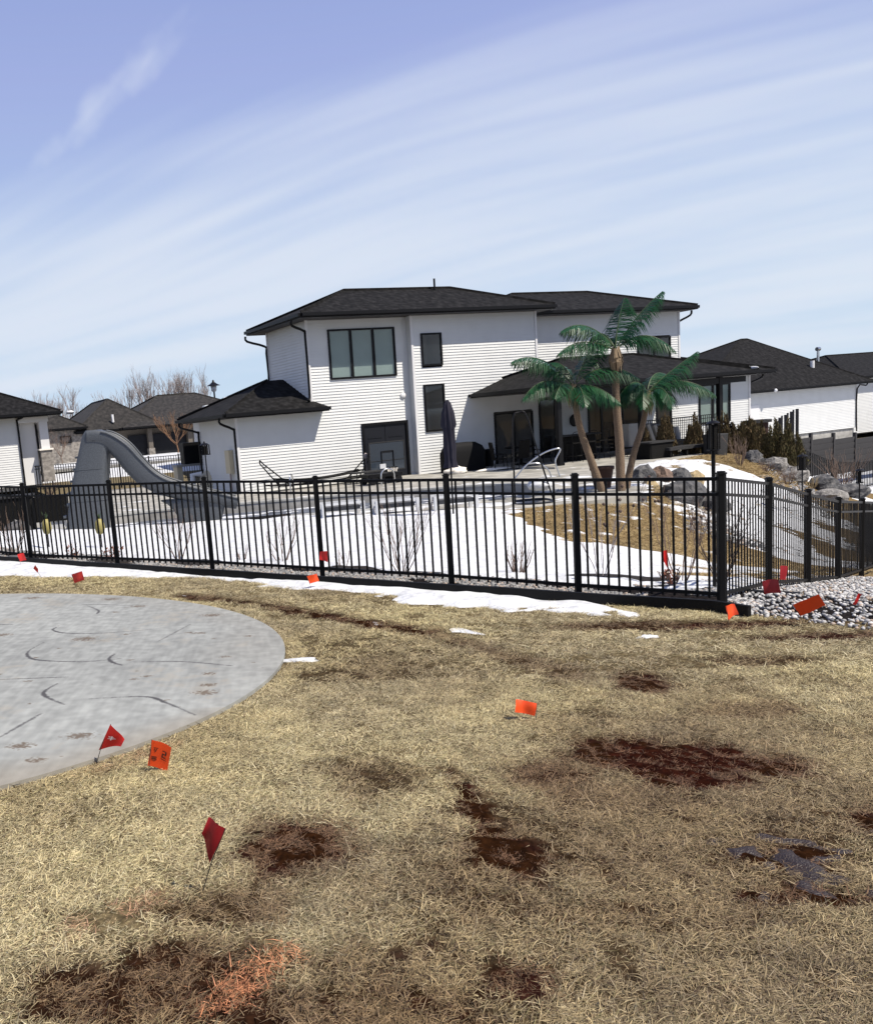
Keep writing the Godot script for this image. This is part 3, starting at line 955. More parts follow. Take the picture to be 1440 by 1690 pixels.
# ---------------------------------------------------------------- marking flags
func flag(kind: String, base: Vector3, top: Vector3, wide: float, high: float, turn: float, droop: float, label: String, fold := 0.25, seed_ := 0, tip := 0.0, text := "") -> void:
	var f := thing("marker_flag", label, "flag", base, 0.0, "utility marking flags")
	var s := S()
	tube(s, [Vector3(0, -0.06, 0), (top - base) * 0.5 + Vector3(0.004, 0, 0.003), top - base], 0.0021, 5)
	build(s, "wire", M.wire, f)
	s = S()
	s.set_smooth_group(0)
	var up := (top - base).normalized()
	var out := Vector3(cos(turn), 0, -sin(turn))
	out = (out - up * up.dot(out)).normalized().rotated(up.cross(out).normalized(), -droop)
	var nrm := out.cross(up).normalized()
	var nx := 10
	var ny := 8
	var pt := func(i: int, j: int, off: float) -> Vector3:
		var a := float(i) / nx
		var b := float(j) / ny
		var w := sin(a * 4.2 + seed_ * 1.3 + b * 1.2) * fold * wide * 0.35 * a + sin(b * 3.0 + seed_) * fold * wide * 0.12
		var sh: float = lerp(1.0, 1.0 - tip, a)
		return (top - base) - up * (high * (0.5 + (b - 0.5) * sh)) + out * (a * wide) + nrm * (w + off) - Vector3.UP * (a * a * high * 0.12)
	for off in [0.0, 0.0008]:
		for i in nx:
			for j in ny:
				quad(s, pt.call(i, j, off), pt.call(i + 1, j, off), pt.call(i + 1, j + 1, off), pt.call(i, j + 1, off))
	var c := build(s, "cloth", M[kind], f)
	if text != "":
		s = S()
		var ink := func(a0: float, b0: float, a1: float, b1: float) -> void:
			var q := []
			for e in [[a0, b0], [a1, b0], [a1, b1], [a0, b1]]:
				var i: float = e[0] * nx
				var j: float = e[1] * ny
				var p0: Vector3 = pt.call(int(i), int(j), 0.0022)
				var px: Vector3 = pt.call(int(i) + 1, int(j), 0.0022)
				var py: Vector3 = pt.call(int(i), int(j) + 1, 0.0022)
				q.append(p0 + (px - p0) * (i - int(i)) + (py - p0) * (j - int(j)))
			quad(s, q[0], q[1], q[2], q[3])
		if text == "2":
			for e in [[0.62, 0.28, 0.82, 0.315], [0.765, 0.315, 0.83, 0.40], [0.62, 0.40, 0.82, 0.435], [0.61, 0.435, 0.675, 0.52], [0.62, 0.52, 0.84, 0.555], [0.60, 0.60, 0.86, 0.625], [0.16, 0.25, 0.40, 0.275], [0.2, 0.29, 0.24, 0.36], [0.3, 0.29, 0.34, 0.36], [0.24, 0.36, 0.3, 0.42], [0.12, 0.60, 0.40, 0.63], [0.14, 0.645, 0.38, 0.67], [0.12, 0.685, 0.40, 0.72], [0.16, 0.74, 0.36, 0.765]]:
				ink.call(e[0], e[1], e[2], e[3])
		else:
			for e in [[0.2, 0.40, 0.5, 0.42], [0.25, 0.45, 0.6, 0.475], [0.2, 0.5, 0.5, 0.52], [0.35, 0.36, 0.42, 0.58]]:
				ink.call(e[0], e[1], e[2], e[3])
		build(s, "print", M.ink if text == "2" else M.ink_white, c)

func make_flags() -> void:
	var L := func(x: float, z: float, y := 0.0) -> Vector3: return Vector3(x, lawn_y(x, z) + y, z)
	flag("flag_red", L.call(-1.10, -4.67), L.call(-0.965, -4.62, 0.235), 0.10, 0.175, -0.25, 0.45, "red marking flag leaning over the rim of the round concrete pad", 0.35, 1, 0.75, "x")
	flag("flag_orange", L.call(-0.79, -4.53), L.call(-0.74, -4.50, 0.18), 0.10, 0.155, 0.06, -0.05, "orange marking flag printed with a 2 beside the concrete pad", 0.25, 2, 0.05, "2")
	flag("flag_dark", L.call(-0.42, -3.19), L.call(-0.285, -3.12, 0.27), 0.11, 0.165, 3.0, 0.75, "dark red marking flag nearest the camera, tilted over the dry grass", 0.5, 3, 0.6)
	flag("flag_orange", L.call(1.40, -5.16), L.call(1.42, -5.18, 0.10), 0.125, 0.075, 3.1, 0.15, "orange marking flag drooping to the middle of the lawn by mud", 0.5, 4, 0.0)
	flag("flag_pink", L.call(-2.62, -11.49), L.call(-2.66, -11.45, 0.20), 0.16, 0.12, -0.35, 0.2, "light red marking flag just behind the round concrete pad", 0.3, 5)
	flag("flag_pink", L.call(-3.40, -12.89), L.call(-3.52, -12.89, 0.13), 0.10, 0.09, -0.5, 0.4, "small pale orange flag lying on the snow strip at far left", 0.3, 6, 0.4)
	flag("flag_red", L.call(-4.09, -14.32), L.call(-4.13, -14.30, 0.20), 0.11, 0.12, 0.1, 0.1, "red marking flag stuck in the grey cloth by the fence", 0.3, 7)
	flag("flag_red", L.call(0.56, -11.3), L.call(0.575, -11.28, 0.40), 0.11, 0.14, 2.7, 0.2, "red marking flag standing against a post of the near fence", 0.3, 8, 0.3)
	flag("flag_orange", L.call(0.33, -10.79), L.call(0.28, -10.77, 0.16), 0.13, 0.10, 0.3, -0.1, "orange marking flag at the snow edge below the fence post", 0.3, 9)
	flag("flag_red", on_ground(4.15, -9.7), on_ground(4.12, -9.68, 0.45), 0.09, 0.22, 3.0, 1.0, "red flag behind the near fence among bare stems by the corner", 0.3, 10, 0.6)
	flag("flag_orange", L.call(3.82, -7.74), L.call(3.80, -7.74, 0.17), 0.10, 0.125, 0.2, 0.3, "orange marking flag at the foot of the fence corner post", 0.6, 11, 0.3)
	flag("flag_dark", L.call(4.53, -8.42), L.call(4.47, -8.42, 0.27), 0.14, 0.13, -0.5, 0.1, "dark red flag on the gravel just right of the corner post", 0.4, 12)
	flag("flag_dark", on_ground(5.22, -9.5), on_ground(5.24, -9.5, 0.30), 0.09, 0.15, 0.3, 0.1, "dark red flag against the downhill fence, right of the first", 0.3, 13)
	flag("flag_orange", L.call(4.42, -7.62), L.call(4.30, -7.60, 0.19), 0.22, 0.135, -0.38, 0.1, "large orange marking flag tilted over the gravel edge", 0.2, 14)
	flag("flag_red", on_ground(5.36, -8.25), on_ground(5.22, -8.25, 0.05), 0.12, 0.035, -0.1, 0.05, "red flag fallen flat on the gravel at the right edge", 0.2, 15)

# ---------------------------------------------------------------- house pieces (in a house's own axes: x along the front, z towards the yard)
const COURSE := 0.1143

# lapped siding on a vertical plane: origin o, direction a along it, normal n; holes are [a0, a1, y0, y1]
func siding(s: SurfaceTool, o: Vector3, a: Vector3, n: Vector3, length: float, height: float, holes := [], cut = null) -> void:
	s.set_smooth_group(-1)
	var k := 0
	while k * COURSE < height - 0.01:
		var y0 := k * COURSE
		var y1: float = min(y0 + COURSE, height)
		var spans := [[0.0, length]]
		if cut != null:
			spans = [cut.call(y0)]
		for h in holes:
			if h[2] < y1 - 0.02 and h[3] > y0 + 0.02:
				var next := []
				for q in spans:
					if h[0] > q[0]:
						next.append([q[0], min(q[1], h[0])])
					if h[1] < q[1]:
						next.append([max(q[0], h[1]), q[1]])
				spans = next
		for q in spans:
			if q[1] - q[0] < 0.01:
				continue
			var p0: Vector3 = o + a * q[0]
			var p1: Vector3 = o + a * q[1]
			var lo := n * 0.028
			var hi := n * 0.004
			quad(s, p0 + Vector3(0, y0, 0) + lo, p1 + Vector3(0, y0, 0) + lo, p1 + Vector3(0, y1, 0) + hi, p0 + Vector3(0, y1, 0) + hi)
			quad(s, p0 + Vector3(0, y0, 0) + hi, p1 + Vector3(0, y0, 0) + hi, p1 + Vector3(0, y0, 0) + lo, p0 + Vector3(0, y0, 0) + lo)
		k += 1

# a framed window set in a wall; mull lists the inner bars as fractions of the width
func window(parent: Node, at: Vector3, w: float, h: float, mull := [], back := "room", called := "window", fr := 0.07, basis := Basis(), sash := true) -> Node3D:
	var o := Node3D.new()
	o.name = called
	parent.add_child(o, true)
	o.transform = Transform3D(basis, at)
	var s := S()
	for q in [[-w / 2 + fr / 2, h / 2, fr, h], [w / 2 - fr / 2, h / 2, fr, h], [0, fr / 2, w - 2 * fr, fr], [0, h - fr / 2, w - 2 * fr, fr]]:
		box(s, Vector3(q[0], q[1], 0.0), Vector3(q[2], q[3], 0.10))
	build(s, "frame", M.black_metal, o)
	var edges := [-w / 2 + fr]
	for m in mull:
		s = S()
		box(s, Vector3(-w / 2 + w * m, h / 2, -0.005), Vector3(fr * 1.5, h - 2 * fr, 0.08))
		build(s, "mullion", M.black_metal, o)
		edges.append(-w / 2 + w * m - fr * 0.75); edges.append(-w / 2 + w * m + fr * 0.75)
	edges.append(w / 2 - fr)
	for i in range(0, edges.size(), 2):
		s = S()
		var a: float = edges[i]
		var b: float = edges[i + 1]
		quad(s, Vector3(a, fr, 0.012), Vector3(b, fr, 0.012), Vector3(b, h - fr, 0.012), Vector3(a, h - fr, 0.012))
		build(s, "pane", M.glass, o)
	s = S()
	if back == "blind":
		box(s, Vector3(0, h / 2, -0.06), Vector3(w - 2 * fr + 0.02, h - 2 * fr + 0.02, 0.02))
		build(s, "blind", M.blind, o)
	else:                                     # the room behind the glass
		var a := w * 0.5 + 0.25
		var y1 := h + 0.15
		for q in [[Vector3(-a, 0, -0.075), Vector3(-a, y1, -0.075), Vector3(-a, y1, -1.5), Vector3(-a, 0, -1.5)], [Vector3(a, 0, -0.075), Vector3(a, 0, -1.5), Vector3(a, y1, -1.5), Vector3(a, y1, -0.075)], [Vector3(-a, 0, -1.5), Vector3(-a, y1, -1.5), Vector3(a, y1, -1.5), Vector3(a, 0, -1.5)], [Vector3(-a, y1, -0.075), Vector3(a, y1, -0.075), Vector3(a, y1, -1.5), Vector3(-a, y1, -1.5)], [Vector3(-a, 0, -0.075), Vector3(-a, 0, -1.5), Vector3(a, 0, -1.5), Vector3(a, 0, -0.075)]]:
			quad(s, q[0], q[1], q[2], q[3])
		build(s, "room", M.room, o)
	return o

# hip roof over an eave rectangle; returns nothing, adds slopes, soffit and fascia as parts
func hip_roof(parent: Node, x0: float, x1: float, z0: float, z1: float, ye: float, rise: float, m: Material, inset := -1.0, name_ := "roof", inset_left := -1.0) -> MeshInstance3D:
	var s := S()
	var w := x1 - x0
	var d := z1 - z0
	var a: Vector3
	var b: Vector3
	var i: float = min(w, d) * 0.5 if inset < 0.0 else inset
	if w >= d:
		a = Vector3(x0 + (i if inset_left < 0.0 else inset_left), ye + rise, (z0 + z1) / 2); b = Vector3(x1 - i, ye + rise, (z0 + z1) / 2)
	else:
		a = Vector3((x0 + x1) / 2, ye + rise, z0 + i); b = Vector3((x0 + x1) / 2, ye + rise, z1 - i)
	var c := [Vector3(x0, ye, z1), Vector3(x1, ye, z1), Vector3(x1, ye, z0), Vector3(x0, ye, z0)]
	if w >= d:
		quad(s, c[0], c[1], b, a); tri(s, c[1], c[2], b); quad(s, c[2], c[3], a, b); tri(s, c[3], c[0], a)
	else:
		tri(s, c[0], c[1], b); quad(s, c[1], c[2], a, b); tri(s, c[2], c[3], a); quad(s, c[3], c[0], b, a)
	var r := build(s, name_, m, parent)
	s = S()
	var e := 0.17
	quad(s, Vector3(x0 + 0.02, ye - e, z0 + 0.02), Vector3(x1 - 0.02, ye - e, z0 + 0.02), Vector3(x1 - 0.02, ye - e, z1 - 0.02), Vector3(x0 + 0.02, ye - e, z1 - 0.02))
	build(s, "soffit", M.soffit, r)
	s = S()
	for q in [[Vector3(x0, 0, z1), Vector3(x1, 0, z1)], [Vector3(x1, 0, z0), Vector3(x1, 0, z1)], [Vector3(x0, 0, z0), Vector3(x0, 0, z1)], [Vector3(x0, 0, z0), Vector3(x1, 0, z0)]]:
		var p: Vector3 = (q[0] + q[1]) * 0.5
		var l: Vector3 = q[1] - q[0]
		box(s, p + Vector3(0, ye - 0.085, 0), Vector3(abs(l.x) + 0.03 if abs(l.x) > 0 else 0.03, 0.18, abs(l.z) + 0.034 if abs(l.z) > 0 else 0.034))
	build(s, "fascia", M.black_metal, r)
	s = S()
	for q in [[Vector3(x0, 0, z1 + 0.075), Vector3(x1, 0, z1 + 0.075)], [Vector3(x1 + 0.075, 0, z0), Vector3(x1 + 0.075, 0, z1)], [Vector3(x0 - 0.075, 0, z0), Vector3(x0 - 0.075, 0, z1)]]:
		var p: Vector3 = q[0]
		var t: Vector3 = q[1]
		box(s, (p + t) * 0.5 + Vector3(0, ye - 0.06, 0), Vector3(max(abs(t.x - p.x) - 0.01, 0.115), 0.12, max(abs(t.z - p.z) - 0.01, 0.115)))
	build(s, "gutter", M.black_metal, r)
	s = S()
	for q in [[a, b], [c[0], a], [c[3], a], [c[1], b], [c[2], b]] if w >= d else [[a, b], [c[0], b], [c[3], a], [c[1], b], [c[2], a]]:
		bar(s, q[0] + Vector3(0, 0.012, 0), q[1] + Vector3(0, 0.012, 0), 0.16, 0.03)
	build(s, "ridge_cap", m, r)
	return r

func downspout(parent: Node, pts: Array) -> void:
	var s := S()
	tube(s, smooth_path(pts, 3), 0.05, 8)
	build(s, "downspout", M.black_metal, parent)

func corner_trim(parent: Node, at: Vector3, h: float) -> void:
	var s := S()
	box(s, at + Vector3(0, h / 2, 0), Vector3(0.10, h, 0.10))
	build(s, "corner_board", M.trim, parent)

func make_house() -> void:
	house = thing("two_storey_house", "white sided two storey house with black trim, dark hip roofs and a covered porch", "house", Vector3(-1.315, DECK, -35.625), deg_to_rad(23.127))
	var s: SurfaceTool
	var X := Vector3(1, 0, 0)
	var Z := Vector3(0, 0, 1)
	# solid cores set behind the cladding
	s = S()
	box(s, Vector3(1.7, 1.5, -2.3), Vector3(3.3, 2.9, 4.3))
	box(s, Vector3(5.55, 3.2, -1.98), Vector3(4.5, 6.4, 3.74))
	box(s, Vector3(11.0, 3.2, -2.75), Vector3(6.2, 6.4, 2.3))
	box(s, Vector3(19.3, 3.2, -5.65), Vector3(10.3, 6.4, 4.6))
	box(s, Vector3(20.6, 1.5, -2.2), Vector3(12.9, 3.0, 1.9))
	build(s, "wall_core", M.foundation, house)
	# cladding
	var wall := func(called: String, o: Vector3, a: Vector3, n: Vector3, l: float, h: float, holes := [], cut = null) -> void:
		var q := S()
		siding(q, o, a, n, l, h, holes, cut)
		build(q, called, M.siding, house)
	wall.call("front_wall", Vector3(0, 0, 0), X, Z, 3.28, 3.05)
	wall.call("front_wall", Vector3(3.28, 0, 0), X, Z, 4.57, 6.5, [[0.92, 3.96, 4.13, 6.06], [2.15, 4.33, 0.0, 2.28]])
	wall.call("side_wall", Vector3(7.85, 0, 0.35), Vector3(0, 0, -1), Vector3(-1, 0, 0), 0.35, 6.5)
	wall.call("front_wall", Vector3(7.85, 0, 0.35), X, Z, 6.3, 6.5, [[0.42, 1.42, 4.41, 5.73], [0.42, 1.42, 1.71, 3.66], [3.89, 5.93, 0.0, 2.22]])
	wall.call("front_wall", Vector3(14.15, 0, 0.35), X, Z, 13.0, 3.05, [[0.0, 0.89, 0.0, 2.68], [2.75, 4.3, 0.0, 2.72], [4.75, 5.9, 0.3, 2.72], [6.85, 7.8, 0.6, 2.5], [9.57, 11.65, 0.86, 2.72]])
	wall.call("front_wall", Vector3(14.15, 2.9, -1.5), X, Z, 10.35, 3.6, [[7.6, 9.75, 0.9, 2.35]])
	wall.call("side_wall", Vector3(3.28, 3.05, -3.85), Z, Vector3(-1, 0, 0), 3.85, 3.45, [])
	wall.call("side_wall", Vector3(0, 0, -4.3), Z, Vector3(-1, 0, 0), 4.3, 3.05)
	wall.call("side_wall", Vector3(27.15, 0, 0.35), Vector3(0, 0, -1), X, 3.0, 3.05)
	wall.call("side_wall", Vector3(14.15, 3.0, 0.35), Vector3(0, 0, -1), X, 1.85, 3.5)
	wall.call("side_wall", Vector3(24.5, 3.0, -1.5), Vector3(0, 0, -1), X, 5.0, 3.5)
	for c in [[0.0, 0.0, 0.0, 3.0], [3.28, 0.02, 3.0, 6.5], [7.85, 0.35, 0.0, 6.5], [14.15, 0.35, 2.9, 6.5], [24.5, -1.5, 2.9, 6.5], [27.15, 0.35, 0.0, 3.0], [3.28, -3.85, 3.6, 6.5]]:
		corner_trim(house, Vector3(c[0], c[2], c[1]), c[3] - c[2])
	# windows
	window(house, Vector3(5.72, 4.12, 0.03), 3.05, 1.95, [0.333, 0.667], "blind")
	window(house, Vector3(8.77, 4.41, 0.38), 1.0, 1.32)
	window(house, Vector3(8.77, 1.71, 0.38), 1.0, 1.95)
	window(house, Vector3(22.83, 3.78, -1.47), 2.15, 1.47, [0.5])
	window(house, Vector3(21.47, 0.6, 0.38), 0.95, 1.9)
	window(house, Vector3(24.76, 0.86, 0.38), 2.08, 1.86, [0.45], "blind")
	window(house, Vector3(19.47, 0.3, 0.38), 1.15, 2.42)
	window(house, Vector3(14.6, 0.0, 0.38), 0.92, 2.68, [], "room", "glass_door")
	window(house, Vector3(17.67, 0.0, 0.38), 1.55, 2.72, [0.5], "room", "glass_door")
	window(house, Vector3(12.76, 0.0, 0.38), 2.05, 2.22, [0.5], "room", "glass_door")
	# black double door
	var d := Node3D.new()
	d.name = "double_door"
	house.add_child(d, true)
	d.position = Vector3(6.52, 0, 0.02)
	s = S()
	box(s, Vector3(-1.04, 1.14, 0), Vector3(0.10, 2.28, 0.12)); box(s, Vector3(1.04, 1.14, 0), Vector3(0.10, 2.28, 0.12)); box(s, Vector3(0, 2.23, 0), Vector3(1.98, 0.10, 0.12))
	build(s, "frame", M.black_metal, d)
	for k in [-1, 1]:
		s = S()
		box(s, Vector3(k * 0.495, 1.09, -0.02), Vector3(0.97, 2.18, 0.04))
		for q in [[0.36, 0.62], [1.3, 0.86]]:
			for e in [[0, q[0] + q[1] * 0.5 - 0.31, 0.66, 0.035], [0, q[0] - q[1] * 0.5 + 0.31, 0.66, 0.035]]:
				box(s, Vector3(k * 0.495 + e[0], e[1] + 0.25, 0.008), Vector3(e[2], e[3], 0.02))
		build(s, "door_leaf", M.door_black, d)
	s = S()
	lathe(s, Vector3(0.06, 1.0, 0.02), [Vector2(0, 0.03), Vector2(0.03, 0.02), Vector2(0.03, -0.02), Vector2(0, -0.03)], 8)
	build(s, "handle", M.chrome, d)
	# roofs
	var r := hip_roof(house, 2.65, 14.72, -4.6, 1.0, 6.62, 1.2, M.shingle, 3.4)
	s = S()
	tube(s, [Vector3(10.4, 7.5, -1.6), Vector3(10.4, 8.22, -1.6)], 0.045, 8)
	build(s, "vent_pipe", M.black_metal, r)
	hip_roof(house, 13.2, 25.1, -8.2, -0.85, 6.60, 1.28, M.shingle, 3.6)
	garage_roof()
	hip_roof(house, 10.6, 21.35, -1.35, 5.6, 3.12, 1.12, M.shingle, 3.4, "porch_roof")
	hip_roof(house, 20.0, 28.2, -7.0, 0.98, 3.20, 1.25, M.shingle, 4.0, "wing_roof")
	# rainwater pipes
	downspout(house, [Vector3(2.58, 6.42, -4.6), Vector3(2.62, 6.2, -4.55), Vector3(3.18, 5.9, -3.95), Vector3(3.2, 5.6, -3.9), Vector3(3.2, 4.35, -3.9), Vector3(2.9, 4.2, -3.9)])
	downspout(house, [Vector3(2.57, 6.45, 0.25), Vector3(2.6, 6.25, 0.22), Vector3(3.15, 6.05, 0.08), Vector3(3.2, 5.8, 0.06), Vector3(3.2, 3.5, 0.06), Vector3(3.05, 3.42, 0.2)])
	downspout(house, [Vector3(-0.6, 2.95, -0.1), Vector3(-0.6, 2.75, -0.1), Vector3(-0.12, 2.5, -0.02), Vector3(-0.08, 2.3, -0.02), Vector3(-0.08, 0.1, -0.02)])
	downspout(house, [Vector3(-0.6, 2.95, -5.2), Vector3(-0.6, 2.75, -5.1), Vector3(-0.12, 2.5, -4.35), Vector3(-0.09, 2.3, -4.3), Vector3(-0.09, 0.1, -4.3)])
	downspout(house, [Vector3(25.17, 6.42, -1.3), Vector3(25.14, 6.2, -1.35), Vector3(24.66, 5.95, -1.6), Vector3(24.6, 5.8, -1.65), Vector3(24.6, 3.8, -1.65)])
	downspout(house, [Vector3(28.2, 3.05, 0.3), Vector3(28.15, 2.85, 0.25), Vector3(27.3, 2.6, 0.2), Vector3(27.25, 2.4, 0.2), Vector3(27.25, 0.2, 0.2)])
	# porch posts and floor
	for p in [[11.15, 5.15], [15.3, 5.15], [19.6, 5.15]]:
		s = S()
		cbox(s, Vector3(p[0], 1.48, p[1]), Vector3(0.20, 2.94, 0.20), 0.012)
		cbox(s, Vector3(p[0], 0.09, p[1]), Vector3(0.26, 0.18, 0.26), 0.012)
		build(s, "porch_post", M.black_metal, house)
	s = S()
	box(s, Vector3(16.0, 2.80, 5.15), Vector3(10.1, 0.24, 0.16))
	build(s, "porch_beam", M.black_metal, house)
	s = S()
	box(s, Vector3(16.0, 0.02, 2.95), Vector3(10.9, 0.10, 5.2))
	build(s, "porch_slab", M.deck, house)
	# round wall vent, wall medallion, light
	s = S()
	lathe(s, Vector3.ZERO, [Vector2(0, 0.05), Vector2(0.11, 0.05), Vector2(0.13, 0.02), Vector2(0.13, -0.02)], 14)
	place(commit_mesh(s), "wall_vent", M.trim, house, Transform3D(Basis(Vector3(1, 0, 0), PI / 2), Vector3(7.48, 3.29, 0.03)))
	s = S()
	lathe(s, Vector3.ZERO, [Vector2(0, 0.02), Vector2(0.2, 0.03), Vector2(0.27, 0.015), Vector2(0.28, -0.01)], 18)
	place(commit_mesh(s), "wall_medallion", M.wicker_grey, house, Transform3D(Basis(Vector3(1, 0, 0), PI / 2), Vector3(16.1, 1.62, 0.40)))
	s = S()
	cbox(s, Vector3(24.0, 1.1, 1.75), Vector3(0.12, 0.3, 0.12), 0.02)
	# snow left in the roof valleys
	s = S()
	lump(s, Vector3(15.35, 6.68, -0.62), Vector3(0.75, 0.10, 0.32), 3, 0.25)
	build(s, "roof_snow", M.snow, house)
	s = S()
	lump(s, Vector3(21.2, 3.22, 5.0), Vector3(0.07, 0.08, 0.75), 4, 0.2)
	build(s, "roof_snow", M.snow, house)

func commit_mesh(s: SurfaceTool) -> ArrayMesh:
	s.generate_normals()
	return s.commit()

# the low roof that wraps the corner of the left wing
func garage_roof() -> void:
	var s := S()
	var ye := 3.08
	var a := Vector3(2.55, 4.38, -2.5)
	var b := Vector3(3.30, 4.38, -2.5)
	var e := Vector3(3.30, 3.36, -0.02)
	var c0 := Vector3(-0.6, ye, 0.62)
	var c1 := Vector3(3.72, ye, 0.62)
	var c2 := Vector3(3.72, ye, -0.02)
	var c3 := Vector3(-0.6, ye, -5.4)
	quad(s, c0, c1, Vector3(3.30, 3.36, 0.0), Vector3(3.30, 3.36, 0.0))
	tri(s, c0, Vector3(3.30, 3.36, 0.0), a); tri(s, Vector3(3.30, 3.36, 0.0), b, a)
	tri(s, c1, c2, Vector3(3.30, 3.36, 0.0))
	tri(s, c3, c0, a)
	tri(s, c3, a, b); tri(s, c3, b, Vector3(3.30, ye, -5.4))
	var r := build(s, "garage_roof", M.shingle, house)
	s = S()
	box(s, Vector3(1.56, ye - 0.085, 0.62), Vector3(4.34, 0.18, 0.034)); box(s, Vector3(-0.6, ye - 0.085, -2.4), Vector3(0.034, 0.18, 6.0)); box(s, Vector3(3.72, ye - 0.085, 0.31), Vector3(0.034, 0.18, 0.58))
	build(s, "fascia", M.black_metal, r)
	s = S()
	box(s, Vector3(1.56, ye - 0.06, 0.695), Vector3(4.4, 0.12, 0.115)); box(s, Vector3(-0.675, ye - 0.06, -2.4), Vector3(0.115, 0.12, 6.0))
	build(s, "gutter", M.black_metal, r)
	s = S()
	quad(s, Vector3(-0.58, ye - 0.17, -5.4), Vector3(0.0, ye - 0.17, -5.4), Vector3(0.0, ye - 0.17, 0.6), Vector3(-0.58, ye - 0.17, 0.6))
	quad(s, Vector3(0.0, ye - 0.17, 0.0), Vector3(3.7, ye - 0.17, 0.0), Vector3(3.7, ye - 0.17, 0.6), Vector3(0.0, ye - 0.17, 0.6))
	build(s, "soffit", M.soffit, r)
	s = S()
	bar(s, c0, a, 0.16, 0.03); bar(s, c3, a, 0.16, 0.03)
	build(s, "ridge_cap", M.shingle, r)

# ---------------------------------------------------------------- neighbours' houses
func make_neighbours() -> void:
	var s: SurfaceTool
	var turn := deg_to_rad(23.127)
	var X := Vector3(1, 0, 0)
	var Z := Vector3(0, 0, 1)
	# right: long white house below the slope
	var h := thing("white_bungalow", "white sided bungalow with a broad dark hip roof at the right edge", "house", house.to_global(Vector3(0, 0, 0)), turn)
	s = S()
	box(s, Vector3(48.0, -0.3, -19.4), Vector3(15.8, 4.4, 10.6)); box(s, Vector3(66.0, 0.2, -20.8), Vector3(17.0, 4.4, 10.0))
	build(s, "wall_core", M.foundation, h)
	s = S()
	siding(s, Vector3(40.0, -1.3, -14.0), X, Z, 16.0, 3.25, [[4.6, 5.5, 0.0, 2.4]])
	build(s, "front_wall", M.siding, h)
	s = S()
	siding(s, Vector3(56.9, -1.9, -15.6), X, Z, 18.0, 4.3)
	build(s, "front_wall", M.siding, h)
	s = S()
	box(s, Vector3(45.05, -0.1, -13.97), Vector3(0.9, 2.4, 0.06))
	build(s, "door", M.trim, h)
	var r := hip_roof(h, 38.5, 57.0, -28.5, -13.4, 2.12, 4.1, M.shingle, 4.2, "roof", 13.6)
	hip_roof(h, 56.6, 80.0, -29.0, -15.0, 2.5, 2.0, M.shingle, 7.0)
	downspout(h, [Vector3(56.3, 1.95, -13.35), Vector3(56.2, 1.8, -13.4), Vector3(55.95, 1.6, -13.9), Vector3(55.95, -1.6, -13.9)])
	s = S()
	tube(s, [Vector3(53.8, 3.2, -16.0), Vector3(53.8, 4.0, -16.0)], 0.16, 10)
	build(s, "vent_pipe", M.trim, r)
	s = S()
	tube(s, [Vector3(55.8, 3.6, -17.0), Vector3(55.8, 4.95, -17.0)], 0.10, 8); tube(s, [Vector3(55.65, 4.9, -17.0), Vector3(55.95, 4.9, -17.0)], 0.16, 8)
	build(s, "flue", M.chrome, r)
	s = S()
	lump(s, Vector3(46.3, 2.02, -13.25), Vector3(0.12, 0.12, 0.12), 9)
	build(s, "roof_snow", M.snow, h)
	# left: white garage corner with a stone footed column
	var l := thing("white_garage_house", "white sided house corner with dark hip roof at the left edge", "house", house.to_global(Vector3(0, 0, 0)), turn)
	s = S()
	box(s, Vector3(-11.6, 2.2, -19.0), Vector3(10.7, 3.6, 9.7)); box(s, Vector3(-5.66, 2.2, -17.6), Vector3(0.9, 3.4, 6.0))
	build(s, "wall_core", M.foundation, l)
	s = S()
	siding(s, Vector3(-17.0, 0.6, -14.0), X, Z, 10.85, 3.45)
	build(s, "front_wall", M.siding, l)
	s = S()
	box(s, Vector3(-5.70, 2.2, -14.45), Vector3(0.86, 3.2, 0.1))
	build(s, "white_panel", M.trim, l)
	s = S()
	box(s, Vector3(-5.4, 3.82, -14.15), Vector3(1.5, 0.26, 0.5))
	build(s, "porch_beam", M.trim, l)
	s = S()
	box(s, Vector3(-4.92, 3.0, -14.1), Vector3(0.42, 1.4, 0.42))
	build(s, "column", M.trim, l)
	s = S()
	box(s, Vector3(-4.92, 2.32, -14.1), Vector3(0.7, 0.08, 0.7))
	build(s, "column_cap", M.white_cloth, l)
	s = S()
	box(s, Vector3(-4.92, 1.5, -14.1), Vector3(0.56, 1.56, 0.56))
	build(s, "column_base", M.stone_wall, l)
	hip_roof(l, -19.0, -4.1, -24.5, -13.3, 4.13, 2.6, M.shingle, 5.6)
	downspout(l, [Vector3(-5.9, 4.1, -13.35), Vector3(-5.95, 3.95, -13.4), Vector3(-6.15, 3.85, -13.9), Vector3(-6.15, 3.5, -13.9), Vector3(-6.15, 0.6, -13.9)])
	downspout(l, [Vector3(-5.22, 3.6, -14.3), Vector3(-5.2, 2.0, -14.3), Vector3(-5.2, 0.7, -14.3)])
	# far: brown house with dark garage doors
	var f := thing("stone_house", "low brown roofed house with dark garage doors beyond the pool slide", "house", house.to_global(Vector3(0, 0, 0)), turn)
	s = S()
	box(s, Vector3(4.5, 1.9, -37.2), Vector3(20.0, 3.2, 10.0))
	build(s, "wall", M.stucco, f)
	s = S()
	box(s, Vector3(-1.6, 2.0, -31.9), Vector3(4.4, 2.9, 0.4))
	build(s, "stone_wall", M.stone_wall, f)
	window(f, Vector3(-0.52, 2.55, -31.66), 0.75, 0.5, [], "blind")
